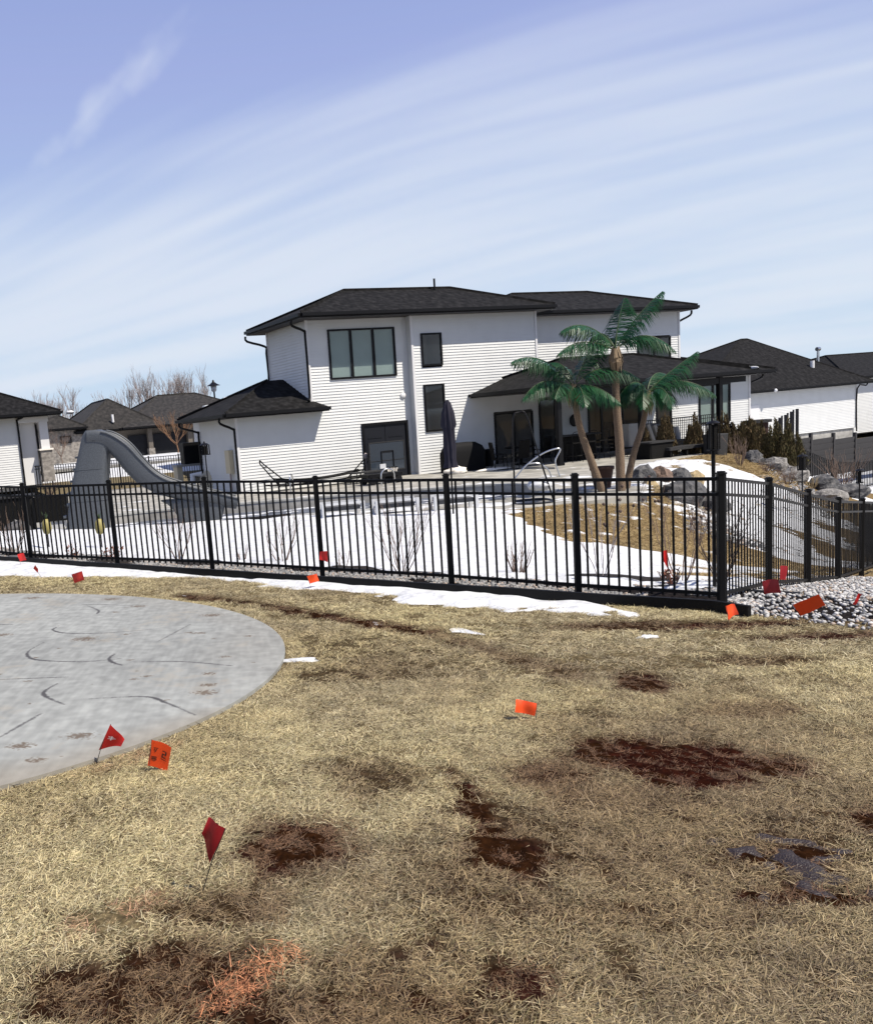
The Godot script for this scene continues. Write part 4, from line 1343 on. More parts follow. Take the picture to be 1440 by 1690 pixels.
	for q in [[4.72, 1.5], [6.95, 2.7]]:
		s = S()
		box(s, Vector3(q[0], 1.75, -32.08), Vector3(q[1], 1.9, 0.12))
		for k in 3:
			box(s, Vector3(q[0], 1.25 + k * 0.48, -32.01), Vector3(q[1] - 0.1, 0.03, 0.03))
		build(s, "garage_door", M.door_black, f)
	for q in [5.5, 8.5]:
		s = S()
		box(s, Vector3(q, 1.9, -31.8), Vector3(0.32, 2.8, 0.4))
		build(s, "column", M.stucco, f)
		s = S()
		box(s, Vector3(q, 1.1, -31.75), Vector3(0.44, 1.2, 0.52))
		build(s, "column_base", M.stone_wall, f)
	hip_roof(f, -4.5, 0.9, -42.0, -31.3, 3.6, 1.5, M.shingle_brown, 2.2)
	hip_roof(f, 0.2, 6.6, -43.0, -31.5, 3.28, 2.2, M.shingle_brown, 3.1)
	hip_roof(f, 3.4, 15.5, -43.0, -31.1, 3.30, 2.3, M.shingle_brown, 4.5)
	s = S()
	lump(s, Vector3(-0.9, 4.35, -33.4), Vector3(0.75, 0.16, 0.8), 6, 0.5)
	build(s, "roof_snow", M.snow, f)
	s = S()
	lump(s, Vector3(0.55, 4.75, -34.5), Vector3(0.3, 0.12, 0.3), 7, 0.4)
	build(s, "roof_snow", M.snow, f)
	s = S()
	tube(s, [Vector3(3.0, 3.75, -32.0), Vector3(3.0, 4.3, -32.0)], 0.09, 8)
	build(s, "vent_pipe", M.trim, f)
	# dark roof rising behind the left wing of the main house
	var g := thing("dark_roofed_house", "dark hip roof with snow scraps rising behind the left wing", "house", house.to_global(Vector3(0, 0, 0)), turn)
	s = S()
	box(s, Vector3(8.1, 1.6, -13.2), Vector3(8.6, 3.2, 6.8))
	build(s, "wall", M.siding, g)
	var gr := hip_roof(g, 3.2, 12.5, -17.2, -9.2, 3.35, 1.45, M.shingle, 3.4)
	for q in [[4.15, 3.85, -14.6, 0.4, 0.09, 0.35, 11], [5.0, 4.2, -13.9, 0.25, 0.09, 0.25, 12]]:
		s = S()
		lump(s, Vector3(q[0], q[1], q[2]), Vector3(q[3], q[4], q[5]), q[6], 0.3)
		build(s, "roof_snow", M.snow, gr)
	# a paved street
	s = S()
	box(s, house.to_global(Vector3(0.0, 0, 0)) * 0.0 + Vector3(-9.5, 0.12, -57.0), Vector3(34.0, 0.12, 5.0), Basis(Vector3.UP, turn * 0.6))
	build(s, "street", M.asphalt).set_meta("kind", "structure")
	# grey board fence on the right
	var b := thing("board_fence", "grey horizontal board fence below the white bungalow", "fence")
	var p0 := Vector3(20.3, -2.15, -38.2)
	var p1 := Vector3(33.0, -3.15, -46.0)
	var n := 8
	var dir := (p1 - p0) / n
	var bt := Basis(Vector3.UP, atan2(-(p1.z - p0.z), p1.x - p0.x))
	var plank := BoxMesh.new()
	plank.size = Vector3(Vector3(dir.x, 0, dir.z).length() - 0.13, 0.285, 0.035)
	for k in n + 1:
		s = S()
		cbox(s, p0 + dir * k + Vector3(0, 0.72, 0), Vector3(0.13, 2.1, 0.13), 0.01, bt)
		build(s, "post", M.grey_board, b)
		if k == n:
			continue
		for j in 6:
			place(plank, "board", M.grey_board, b, Transform3D(bt * Basis(Vector3(1, 0, 0), 0.15), p0 + dir * (k + 0.5) + Vector3(0, 0.08 + j * 0.262, 0)))
	var v := thing("board_fence", "upright board fence panels end on beside the bungalow wall", "fence")
	for k in 4:
		s = S()
		box(s, house.to_global(Vector3(32.05 + k * 0.45, -0.35 + k * 0.13, -2.0)), Vector3(0.34, 1.9, 0.08), Basis(Vector3.UP, turn + 0.6))
		build(s, "board", M.grey_board, v)
		s = S()
		box(s, house.to_global(Vector3(32.28 + k * 0.45, -0.33 + k * 0.13, -1.95)), Vector3(0.10, 1.95, 0.16), Basis(Vector3.UP, turn + 0.6))
		build(s, "post", M.grey_board, v)

# ---------------------------------------------------------------- plants
func branch(s: SurfaceTool, p: Vector3, dir: Vector3, ln: float, r: float, depth: int, kids: int, spread: float, up := 0.25, sides := 4) -> void:
	var d1 := (dir + Vector3(rng.randf_range(-1, 1), rng.randf_range(-0.3, 0.6), rng.randf_range(-1, 1)) * 0.18).normalized()
	var m := p + dir * ln * 0.5
	var e := m + d1 * ln * 0.5
	tube(s, [p, m, e], [r, r * 0.85, r * 0.62], sides, false)
	if depth == 0:
		tips.append(e)
		return
	for k in kids:
		var t := rng.randf_range(0.35, 1.0)
		var o := p.lerp(e, t) if k > 0 else e
		var nd := (d1 + Vector3(rng.randf_range(-1, 1), rng.randf_range(-0.6, 1.0), rng.randf_range(-1, 1)) * spread + Vector3(0, up, 0)).normalized()
		branch(s, o, nd, ln * rng.randf_range(0.55, 0.85), r * 0.62, depth - 1, kids, spread, up, max(3, sides - 1))

func shrub(at: Vector3, h: float, stems: int, m: String, label: String, wide := 0.5, depth := 2, leaves := 0, cat := "shrub", r := 0.007, pods := 0) -> void:
	var t := thing("bare_shrub", label, cat, at, 0.0, "bare plants in the yard")
	var s := S()
	tips.clear()
	for k in stems:
		var a := TAU * k / stems + rng.randf_range(-0.4, 0.4)
		var d := Vector3(cos(a) * wide * rng.randf_range(0.4, 1.2), 1.0, sin(a) * wide * rng.randf_range(0.4, 1.2)).normalized()
		branch(s, Vector3(cos(a), 0, sin(a)) * 0.03 - Vector3(0, 0.03, 0), d, h * rng.randf_range(0.42, 0.62), r, depth, 3, 0.42, 0.3)
	build(s, "stems", M[m], t)
	if leaves > 0:
		s = S()
		for k in leaves:
			var a := rng.randf() * TAU
			var p := Vector3(cos(a), 0, sin(a)) * rng.randf() * h * wide * 0.8 + Vector3(0, rng.randf_range(0.02, h * 0.7), 0)
			var u := Vector3(rng.randf_range(-1, 1), rng.randf_range(-1, 1), rng.randf_range(-1, 1)).normalized() * 0.03
			var w := u.cross(Vector3(rng.randf(), rng.randf(), rng.randf())).normalized() * 0.016
			quad(s, p - u, p + w, p + u, p - w)
		build(s, "withered_leaves", M.dead_leaf, t)
	for k in pods:
		s = S()
		lump(s, tips[rng.randi() % tips.size()], Vector3.ONE * 0.02, k, 0.3, 6, 4)
		build(s, "seed_head", M.twig_dark, t)

func bare_tree(at: Vector3, h: float, m: String, label: String, depth := 4, r := 0.12, spread := 0.5) -> void:
	var t := thing("bare_tree", label, "tree", at, 0.0, "leafless trees behind the houses")
	var s := S()
	tube(s, [Vector3(0, -0.2, 0), Vector3(0.02 * h, h * 0.16, 0), Vector3(0.0, h * 0.3, 0.02 * h)], [r * 1.25, r, r * 0.85], 7)
	build(s, "trunk", M[m], t)
	s = S()
	for k in 6:
		var a := TAU * k / 6 + rng.randf()
		branch(s, Vector3(0, h * rng.randf_range(0.2, 0.3), 0), Vector3(cos(a) * spread, 1.0, sin(a) * spread).normalized(), h * rng.randf_range(0.26, 0.36), r * 0.55, depth, 3, 0.45, 0.25)
	build(s, "crown", M[m], t)

func arborvitae(at: Vector3, h: float, w: float, brown: float, label: String) -> void:
	var t := thing("arborvitae", label, "evergreen", at, 0.0, "evergreens along the slope")
	var s := S()
	tube(s, [Vector3(0, -0.2, 0), Vector3(0, h * 0.5, 0)], [0.05, 0.02], 6)
	build(s, "trunk", M.twig_dark, t)
	s = S()
	s.set_smooth_group(-1)
	var spikes := 44
	for k in spikes:
		var a := TAU * k / spikes * 3.7 + rng.randf()
		var rr := w * sqrt(rng.randf())
		var base := Vector3(cos(a) * rr, 0, sin(a) * rr)
		var top := h * (1.0 - 0.45 * rr / w) * rng.randf_range(0.72, 1.05)
		var n := 230
		for i in n:
			var f := rng.randf()
			var y := lerpf(0.03, top, f)
			var sp := 0.11 * (1.05 - f)
			var p := base * (1.0 - f * 0.25) + Vector3(rng.randfn() * sp, y, rng.randfn() * sp)
			var u := (Vector3(rng.randf_range(-0.5, 0.5), 1.0, rng.randf_range(-0.5, 0.5)) + base * 0.4).normalized() * rng.randf_range(0.07, 0.16)
			var side := u.cross(Vector3(rng.randf_range(-1, 1), 0.1, rng.randf_range(-1, 1))).normalized() * rng.randf_range(0.012, 0.028)
			var c := Color(0.075, 0.072, 0.022).lerp(Color(0.11, 0.07, 0.03), clamp(brown + rng.randf_range(-0.35, 0.35), 0, 1)) * rng.randf_range(0.55, 1.25)
			s.set_color(c)
			tri(s, p - side, p + side, p + u)
	build(s, "foliage", M.evergreen, t)

func palm(at_pts: Array, fronds: Array, label: String, r0: float) -> void:
	var base: Vector3 = at_pts[0]
	var t := thing("artificial_palm", label, "palm tree", base, 0.0, "palms by the pool")
	var pts := []
	for p in at_pts:
		pts.append(p - base)
	pts = smooth_path(pts, 9)
	var s := S()
	var rs := []
	for k in pts.size():
		var f := float(k) / pts.size()
		rs.append(lerpf(r0, r0 * 0.62, f) * (1.0 + (0.045 if k % 2 == 0 else -0.02)))
	pts[0].y -= 0.1
	tube(s, pts, rs, 14)
	build(s, "trunk", M.trunk, t)
	# hanging fibre skirt below the crown
	s = S()
	var top: Vector3 = pts[-1]
	for k in 60:
		var a := TAU * k / 60.0 + rng.randf() * 0.2
		var o := Vector3(cos(a), 0, sin(a))
		var l := rng.randf_range(0.28, 0.62)
		var side := Vector3(-sin(a), 0, cos(a)) * rng.randf_range(0.012, 0.03)
		var p0 := top + o * r0 * 0.75 + Vector3(0, rng.randf_range(-0.02, 0.12), 0)
		var p1 := top + o * r0 * rng.randf_range(1.15, 1.6) - Vector3(0, l * 0.5, 0)
		var p2 := top + o * r0 * rng.randf_range(0.7, 1.25) - Vector3(0, l, 0)
		quad(s, p0 - side, p0 + side, p1 + side * 1.2, p1 - side * 1.2)
		tri(s, p1 - side * 1.2, p1 + side * 1.2, p2)
	build(s, "fibre_skirt", M.husk, t)
	for fr in fronds:
		s = S()
		var a: Vector3 = fr[0] - base
		var b: Vector3 = fr[1] - base
		var c: Vector3 = fr[2] - base
		var rib := []
		var rr := []
		for k in 17:
			rib.append(bez(a, b, c, k / 16.0))
			rr.append(lerpf(0.022, 0.004, k / 16.0))
		s.set_color(Color(0.05, 0.075, 0.035))
		tube(s, rib, rr, 5, false)
		s.set_smooth_group(-1)
		var n := 80
		for k in n:
			var f := 0.10 + 0.90 * k / n
			var p := bez(a, b, c, f)
			var fwd := (bez(a, b, c, min(f + 0.03, 1.0)) - bez(a, b, c, f - 0.03)).normalized()
			var side := fwd.cross(Vector3.UP).normalized()
			if side.length() < 0.5:
				side = Vector3(1, 0, 0)
			var ln := (0.64 * sin(PI * clamp(f * 0.85 + 0.12, 0, 1)) + 0.05) * rng.randf_range(0.85, 1.12)
			for sg in [-1.0, 1.0]:
				if rng.randf() < 0.05:
					continue
				var dir: Vector3 = (side * sg * 0.75 + fwd * 0.55 - Vector3.UP * rng.randf_range(0.35, 0.75)).normalized()
				var p1: Vector3 = p + dir * ln * 0.5
				var p2: Vector3 = p1 + (dir * 0.6 - Vector3.UP * rng.randf_range(0.5, 0.9)).normalized() * ln * 0.5
				var w := fwd * rng.randf_range(0.008, 0.014)
				s.set_color(Color(0.011, 0.052, 0.019) * rng.randf_range(0.7, 1.35))
				quad(s, p - w * 0.6, p + w * 0.6, p1 + w, p1 - w)
				tri(s, p1 - w, p1 + w, p2)
		build(s, "frond", M.frond, t)

func rock(s: SurfaceTool, at: Vector3, r: Vector3, seed_: int) -> void:
	lump(s, at, r, seed_, 0.34, 13, 8, seed_ * 0.7, false)

func boulder(at: Vector3, r: Vector3, m: String, seed_: int, label: String) -> void:
	var s := S()
	rock(s, Vector3(0, r.y * 0.35, 0), r, seed_)
	var o := build(s, "boulder", M[m])
	o.position = at
	tag(o, label, "boulder", "landscape boulders")

func make_plants() -> void:
	shrub(on_ground(-1.62, -14.4), 0.75, 7, "twig", "bare twiggy shrub behind the fence below the slide leg", 0.5)
	shrub(on_ground(0.02, -13.4), 0.72, 7, "twig", "bare twiggy shrub behind the fence left of the red flag", 0.55)
	shrub(on_ground(1.55, -11.75), 0.85, 9, "twig", "largest bare twiggy shrub, between the red flag and a fence post", 0.6)
	shrub(on_ground(3.0, -11.5), 0.5, 16, "twig", "low dense tuft of bare stems in the gravel bed", 0.45, 1)
	shrub(on_ground(-4.75, -16.4), 0.85, 6, "twig", "bare twiggy shrub at the far left end of the bed", 0.45)
	shrub(on_ground(0.85, -12.6), 0.35, 5, "twig", "very small bare shrub between two larger ones", 0.4, 1)
	shrub(on_ground(-0.6, -13.9), 0.32, 5, "twig", "very small bare sapling under the pool hose", 0.4, 1)
	shrub(on_ground(-3.55, -15.5), 0.32, 6, "twig_dark", "withered brown plant below the left yellow pineapple ornament", 0.6, 1, 40)
	shrub(on_ground(-2.7, -14.6), 0.34, 6, "twig_dark", "withered brown plant below the right yellow pineapple ornament", 0.7, 1, 60)
	shrub(on_ground(3.85, -10.9), 1.05, 5, "twig_grey", "tall sparse stems with dark seed heads in the mulch", 0.55, 2, 0, "shrub", 0.006, 14)
	shrub(on_ground(4.75, -10.75), 1.0, 5, "twig", "tall sparse stems with dark seed heads beside the corner post", 0.6, 2, 0, "shrub", 0.008, 14)
	shrub(on_ground(4.35, -10.15), 0.30, 8, "twig_dark", "low withered bush around the red flag behind the fence", 0.5, 1, 70)
	shrub(on_ground(5.3, -10.9), 0.95, 8, "twig_dark", "tall bare stems behind the first panel of the downhill fence", 0.5, 2)
	shrub(on_ground(21.9, -35.3), 1.35, 16, "twig", "reddish bare shrub on the snow at the right edge", 0.75, 2, 0, "shrub", 0.014)
	shrub(on_ground(16.9, -33.3), 0.95, 12, "twig", "bare brown shrub beside the dark planter", 0.5, 2, 0, "shrub", 0.012)
	shrub(on_ground(17.9, -33.4), 0.55, 14, "twig", "low tawny bush on the stony slope, uppermost", 0.7, 1, 0, "shrub", 0.01)
	shrub(on_ground(18.2, -32.5), 0.6, 14, "twig", "low tawny bush below the two pale boulders", 0.7, 2, 0, "shrub", 0.01)
	shrub(on_ground(19.6, -33.4), 0.5, 14, "rock_tan", "tan ornamental grass tuft beside the grey boulder", 0.7, 1, 0, "ornamental grass", 0.012)
	# mulch rings in the gravel bed
	for q in [[3.85, -10.85, 0.75, "the tall stems"], [0.85, -12.35, 0.5, "the smallest shrub"], [-1.3, -13.75, 0.45, "the leftmost large shrub"], [-2.7, -14.5, 0.5, "the right pineapple ornament"]]:
		var s := S()
		lump(s, Vector3.ZERO, Vector3(q[2], 0.07, q[2] * 0.55), int(q[2] * 100), 0.4, 18, 6, -0.6)
		var o := build(s, "mulch_mound", M.mulch)
		o.position = on_ground(q[0], q[1])
		tag(o, "dark mulch mound around %s" % q[3], "mulch")
	# trees beyond
	bare_tree(on_ground(-11.4, -96.0), 7.0, "twig_grey", "broad leafless tree behind the brown roofed house", 6, 0.17, 0.95)
	bare_tree(on_ground(-15.0, -97.0), 5.8, "twig_grey", "leafless tree left of the broad one behind the roofs", 4, 0.16, 0.7)
	bare_tree(on_ground(-8.2, -97.0), 6.6, "twig_grey", "leafless tree right of the broad one behind the roofs", 5, 0.17, 0.6)
	bare_tree(on_ground(-21.6, -97.0), 6.0, "twig_grey", "leafless tree above the white garage at far left", 5, 0.15, 0.8)
	bare_tree(on_ground(-23.6, -97.0), 5.6, "twig_grey", "leafless tree just right of the far left one", 4, 0.14, 0.7)
	bare_tree(house.to_global(Vector3(6.6, 1.0, -29.0)), 2.9, "twig_orange", "small rust coloured tree before the dark garage door", 4, 0.045, 0.95)
	bare_tree(house.to_global(Vector3(-1.2, 1.0, -30.6)), 2.4, "twig", "small bare tree against the stone wall", 3, 0.03, 0.5)
	bare_tree(house.to_global(Vector3(52.2, -2.0, -8.0)), 4.4, "twig_grey", "thin bare tree before the white wall at right edge", 3, 0.04, 0.35)
	# evergreens
	var k := 0
	for q in [[19.9, -36.0, 2.25, 0.85, 0.4, "tallest dense evergreen at the right end of the hedge"], [18.9, -36.6, 1.85, 0.8, 0.65, "browned evergreen second from the right in the hedge"], [18.0, -36.9, 1.75, 0.75, 0.8, "brown evergreen left of the brick pillar"], [16.9, -36.9, 1.6, 0.35, 0.8, "short brown evergreen behind the lantern pole"], [15.6, -36.6, 1.9, 0.35, 0.8, "brown spiky evergreen before the porch railing"], [19.4, -37.3, 2.2, 0.85, 0.5, "evergreen standing behind the tallest one"], [14.9, -37.0, 1.5, 0.3, 0.85, "small brown evergreen left of the planter"]]:
		arborvitae(on_ground(q[0], q[1]), q[2], q[3], q[4], q[5])
	# palms
	palm([Vector3(8.78, -0.9, -24.6), Vector3(8.48, 0.0, -24.6), Vector3(8.19, 0.99, -24.6), Vector3(8.06, 1.96, -24.6)], [[Vector3(8.06, 2.02, -24.60), Vector3(7.18, 3.12, -24.45), Vector3(6.38, 2.74, -24.30)], [Vector3(8.03, 1.99, -24.60), Vector3(7.11, 2.49, -24.30), Vector3(6.55, 1.75, -24.00)], [Vector3(8.06, 1.96, -24.60), Vector3(7.61, 2.29, -24.15), Vector3(7.29, 1.71, -23.70)], [Vector3(8.15, 2.08, -24.60), Vector3(8.93, 2.74, -24.50), Vector3(9.75, 2.04, -24.40)], [Vector3(8.14, 2.02, -24.60), Vector3(8.58, 2.06, -24.25), Vector3(9.05, 1.45, -23.90)], [Vector3(8.15, 2.11, -24.60), Vector3(8.52, 2.89, -24.90), Vector3(9.03, 3.11, -25.20)], [Vector3(8.10, 2.05, -24.60), Vector3(7.96, 2.78, -24.95), Vector3(7.66, 2.67, -25.30)], [Vector3(8.11, 1.96, -24.60), Vector3(8.15, 2.1, -24.15), Vector3(8.06, 1.45, -23.70)]], "artificial palm with a trunk leaning left over the pool deck", 0.112)
	palm([Vector3(9.18, -1.0, -24.4), Vector3(9.18, 0.27, -24.4), Vector3(9.12, 1.55, -24.4), Vector3(9.14, 2.8, -24.4)], [[Vector3(9.14, 2.87, -24.40), Vector3(8.34, 3.85, -24.30), Vector3(7.65, 3.39, -24.20)], [Vector3(9.11, 2.83, -24.40), Vector3(8.10, 3.35, -24.10), Vector3(7.44, 2.81, -23.80)], [Vector3(9.14, 2.92, -24.40), Vector3(9.26, 3.57, -24.55), Vector3(9.52, 4.16, -24.70)], [Vector3(9.19, 2.92, -24.40), Vector3(9.70, 3.74, -24.35), Vector3(10.36, 4.21, -24.30)], [Vector3(9.19, 2.87, -24.40), Vector3(9.89, 3.49, -24.25), Vector3(10.58, 2.65, -24.10)], [Vector3(9.14, 2.87, -24.40), Vector3(9.3, 3.35, -24.9), Vector3(9.55, 3.2, -25.2)], [Vector3(9.12, 2.88, -24.40), Vector3(9.0, 3.4, -24.7), Vector3(8.9, 3.3, -25.0)]], "tallest artificial palm with an upright trunk in the middle of three", 0.125)
	palm([Vector3(9.51, -0.9, -24.9), Vector3(9.74, 0.05, -24.9), Vector3(10.01, 0.84, -24.9), Vector3(10.16, 1.6, -24.9)], [[Vector3(10.19, 1.71, -24.90), Vector3(10.69, 2.15, -24.90), Vector3(11.51, 2.64, -24.90)], [Vector3(10.22, 1.71, -24.90), Vector3(11.03, 2.20, -24.75), Vector3(11.84, 1.45, -24.60)], [Vector3(10.11, 1.72, -24.90), Vector3(9.76, 2.30, -24.80), Vector3(9.26, 1.54, -24.70)], [Vector3(10.13, 1.67, -24.90), Vector3(9.87, 2.0, -24.50), Vector3(9.7, 1.25, -24.10)], [Vector3(10.22, 1.66, -24.90), Vector3(10.5, 2.0, -24.55), Vector3(10.5, 1.2, -24.20)], [Vector3(10.16, 1.76, -24.90), Vector3(10.41, 2.35, -25.20), Vector3(10.95, 2.1, -25.50)], [Vector3(10.09, 1.72, -24.90), Vector3(9.72, 1.95, -25.15), Vector3(9.47, 1.45, -25.40)]], "shortest artificial palm with a trunk leaning right towards the slope", 0.095)
	# rocks
	boulder(on_ground(10.9, -27.2), Vector3(0.42, 0.34, 0.36), "rock", 1, "grey boulder right behind the palm trunks")
	boulder(on_ground(11.55, -27.5), Vector3(0.40, 0.31, 0.34), "rock_red", 2, "reddish boulder right of the palms")
	boulder(on_ground(12.2, -27.7), Vector3(0.38, 0.32, 0.32), "rock", 3, "dark grey boulder beside the reddish one")
	boulder(on_ground(12.85, -28.1), Vector3(0.30, 0.3, 0.26), "rock_tan", 4, "blocky yellow tan stone left of the lantern pole")
	boulder(on_ground(11.2, -25.2), Vector3(0.8, 0.42, 0.5), "rock", 5, "long dark boulder low on the gravel slope behind the fence corner")
	boulder(on_ground(12.1, -25.4), Vector3(0.6, 0.38, 0.45), "rock", 6, "dark boulder right of the long one by the lantern pole")
	boulder(on_ground(10.4, -25.5), Vector3(0.3, 0.24, 0.25), "rock_tan", 7, "small tan stone touching the leaning palm")
	boulder(on_ground(18.9, -34.6), Vector3(0.48, 0.36, 0.4), "rock_white", 8, "pale boulder at the foot of the evergreens, upper one")
	boulder(on_ground(19.3, -34.0), Vector3(0.55, 0.38, 0.42), "rock_white", 9, "pale boulder at the foot of the evergreens, lower one")
	boulder(on_ground(18.2, -34.9), Vector3(0.42, 0.32, 0.34), "rock", 10, "dark boulder left of the two pale ones")
	boulder(on_ground(20.3, -33.9), Vector3(0.6, 0.42, 0.48), "rock", 11, "grey boulder beside the tan grass tuft on the slope")
	boulder(on_ground(19.6, -32.4), Vector3(0.6, 0.3, 0.4), "rock_white", 12, "flat pale stone at the foot of the lantern pole")
	boulder(on_ground(21.3, -34.3), Vector3(0.9, 0.3, 0.5), "rock", 13, "wedge shaped grey rock on the snow at right")

# ---------------------------------------------------------------- pool slide
func loft(s: SurfaceTool, secs: Array, hz: float, zc := 0.0, rd := 0.12) -> void:
	# secs: [x0, x1, y] from the bottom up, rounded rectangles
	s.set_smooth_group(0)
	var rings := []
	for q in secs:
		var ring := []
		var cx: float = (q[0] + q[1]) / 2
		var hx: float = (q[1] - q[0]) / 2
		for k in 24:
			var a := TAU * k / 24
			var c := cos(a)
			var d := sin(a)
			ring.append(Vector3(cx + sign(c) * pow(abs(c), 0.35) * hx, q[2], zc + sign(d) * pow(abs(d), 0.35) * hz))
		rings.append(ring)
	for i in rings.size() - 1:
		for k in 24:
			var j := (k + 1) % 24
			quad(s, rings[i][k], rings[i][j], rings[i + 1][j], rings[i + 1][k])
	for k in range(1, 23):
		tri(s, rings[-1][0], rings[-1][k], rings[-1][k + 1])

func make_slide() -> void:
	var t := thing("pool_slide", "large grey plastic pool slide beside the pool at left", "pool slide", Vector3(-5.25, DECK, -25.3))
	var o := Vector3(-5.25, DECK, 0)
	var s := S()
	var secs := []
	for q in [[-5.86, -4.70, -0.87], [-5.66, -4.62, 0.0], [-5.45, -4.53, 0.75], [-5.24, -4.42, 1.35], [-5.15, -4.34, 1.62], [-5.08, -4.42, 1.80], [-4.97, -4.62, 1.93]]:
		secs.append([q[0] - o.x, q[1] - o.x, q[2] - o.y])
	loft(s, secs, 0.40)
	build(s, "tower", M.slide_gray, t)
	for k in 6:
		s = S()
		var f := k / 6.0
		var p := Vector3(lerpf(-5.80, -5.16, f) - o.x, lerpf(-0.35, 1.55, f) - o.y, 0)
		cbox(s, p, Vector3(0.16, 0.055, 0.52), 0.02)
		build(s, "step", M.slide_gray, t)
	# trough
	var path := [[-4.95, 1.60, 0.30, 0.0], [-4.55, 1.52, 0.34, 0.0], [-4.25, 1.22, 0.42, 0.0], [-3.97, 0.78, 0.46, -0.01], [-3.65, 0.42, 0.44, -0.03], [-3.2, 0.14, 0.38, -0.06], [-2.6, -0.08, 0.34, -0.10], [-1.95, -0.26, 0.30, -0.16], [-1.15, -0.46, 0.22, -0.26]]
	var c := []
	var hh := []
	for q in path:
		c.append(Vector3(q[0] - o.x, q[1] - o.y, q[3]))
		hh.append(Vector3(q[2], 0, 0))
	c = smooth_path(c, 5)
	hh = smooth_path(hh, 5)
	s = S()
	s.set_smooth_group(0)
	var rows := []
	for i in c.size():
		var fwd: Vector3 = (c[min(i + 1, c.size() - 1)] - c[max(i - 1, 0)]).normalized()
		var side := fwd.cross(Vector3.UP).normalized()
		var up := side.cross(fwd)
		var h: float = hh[i].x
		var row := []
		var prof := []
		for k in 13:                       # inside of the trough, near rim to far rim
			var a := PI * k / 12.0
			prof.append(Vector2(cos(a) * 0.36, (1.0 - pow(sin(a), 0.8)) * h))
		prof.append(Vector2(-0.40, h + 0.03)); prof.append(Vector2(-0.45, h + 0.0))
		for k in 13:
			var a := PI * (12 - k) / 12.0
			prof.append(Vector2(cos(a) * 0.45, (1.0 - pow(sin(a), 0.7)) * h - 0.10))
		prof.append(Vector2(0.45, h)); prof.append(Vector2(0.40, h + 0.03))
		for p in prof:
			row.append(c[i] + side * p.x + up * p.y)
		rows.append(row)
	var n: int = rows[0].size()
	for i in rows.size() - 1:
		for k in n:
			var j := (k + 1) % n
			quad(s, rows[i][k], rows[i][j], rows[i + 1][j], rows[i + 1][k])
	build(s, "chute", M.slide_gray, t)
	for k in [13, n - 2]:
		s = S()
		var rim := []
		for i in range(4, rows.size()):
			rim.append(rows[i][k])
		tube(s, rim, 0.03, 7)
		build(s, "rim", M.slide_gray, t)
	s = S()
	cbox(s, Vector3(0.52, 2.52, 0.405), Vector3(0.16, 0.05, 0.03), 0.01, Basis(Vector3(0, 0, 1), 0.1))
	build(s, "handle_slot", M.black_metal, t)
	for y in [0.9, 1.75]:
		s = S()
		var band := []
		for k in 25:
			var a := TAU * k / 24
			var f: float = y / 2.5
			var x0: float = lerpf(-0.6, 0.02, f)
			var x1: float = lerpf(0.56, 0.80, f)
			band.append(Vector3((x0 + x1) / 2 + sign(cos(a)) * pow(abs(cos(a)), 0.35) * (x1 - x0) / 2 * 1.005, y, sign(sin(a)) * pow(abs(sin(a)), 0.35) * 0.403))
		tube(s, band, 0.010, 5, false)
		build(s, "seam", M.slide_gray, t)
	s = S()
	secs = []
	for q in [[-2.74, -1.58, -0.87], [-2.76, -1.50, -0.62], [-2.86, -1.44, -0.42], [-3.0, -1.38, -0.26], [-3.2, -1.32, -0.14]]:
		secs.append([q[0] - o.x, q[1] - o.x, q[2] - o.y])
	loft(s, secs, 0.30, -0.12)
	build(s, "leg", M.slide_gray, t)

# ---------------------------------------------------------------- yard things
func torch(base: Vector3, h: float, w: float, label: String, tall := 1.0) -> void:
	var t := thing("garden_lantern", label, "lantern", base, rng.randf(), "lanterns on poles")
	var s := S()
	tube(s, [Vector3(0, -0.1, 0), Vector3(0, h, 0)], 0.022, 7)
	build(s, "pole", M.black_metal, t)
	s = S()
	cbox(s, Vector3(0, h + w * 0.1, 0), Vector3(w * 1.15, w * 0.14, w * 1.15), 0.02)
	build(s, "base", M.black_metal, t)
	s = S()
	for a in [-1, 1]:
		for b in [-1, 1]:
			box(s, Vector3(a * w * 0.46, h + w * (0.17 + 0.65 * tall), b * w * 0.46), Vector3(w * 0.12, w * 1.3 * tall, w * 0.12))
		box(s, Vector3(a * w * 0.46, h + w * (0.17 + 0.65 * tall), 0), Vector3(w * 0.06, w * 1.3 * tall, w * 0.3)); box(s, Vector3(0, h + w * (0.17 + 0.65 * tall), a * w * 0.46), Vector3(w * 0.3, w * 1.3 * tall, w * 0.06))
	build(s, "cage", M.wicker, t)
	s = S()
	tube(s, [Vector3(0, h + w * 0.15, 0), Vector3(0, h + w * 1.3 * tall, 0)], w * 0.3, 10)
	build(s, "canister", M.black_metal, t)
	s = S()
	lathe(s, Vector3(0, h + w * (0.15 + 1.3 * tall), 0), [Vector2(w * 0.72, 0), Vector2(w * 0.45, w * 0.22), Vector2(w * 0.14, w * 0.3), Vector2(w * 0.12, w * 0.5), Vector2(0, w * 0.55)], 12)
	build(s, "cap", M.black_metal, t)

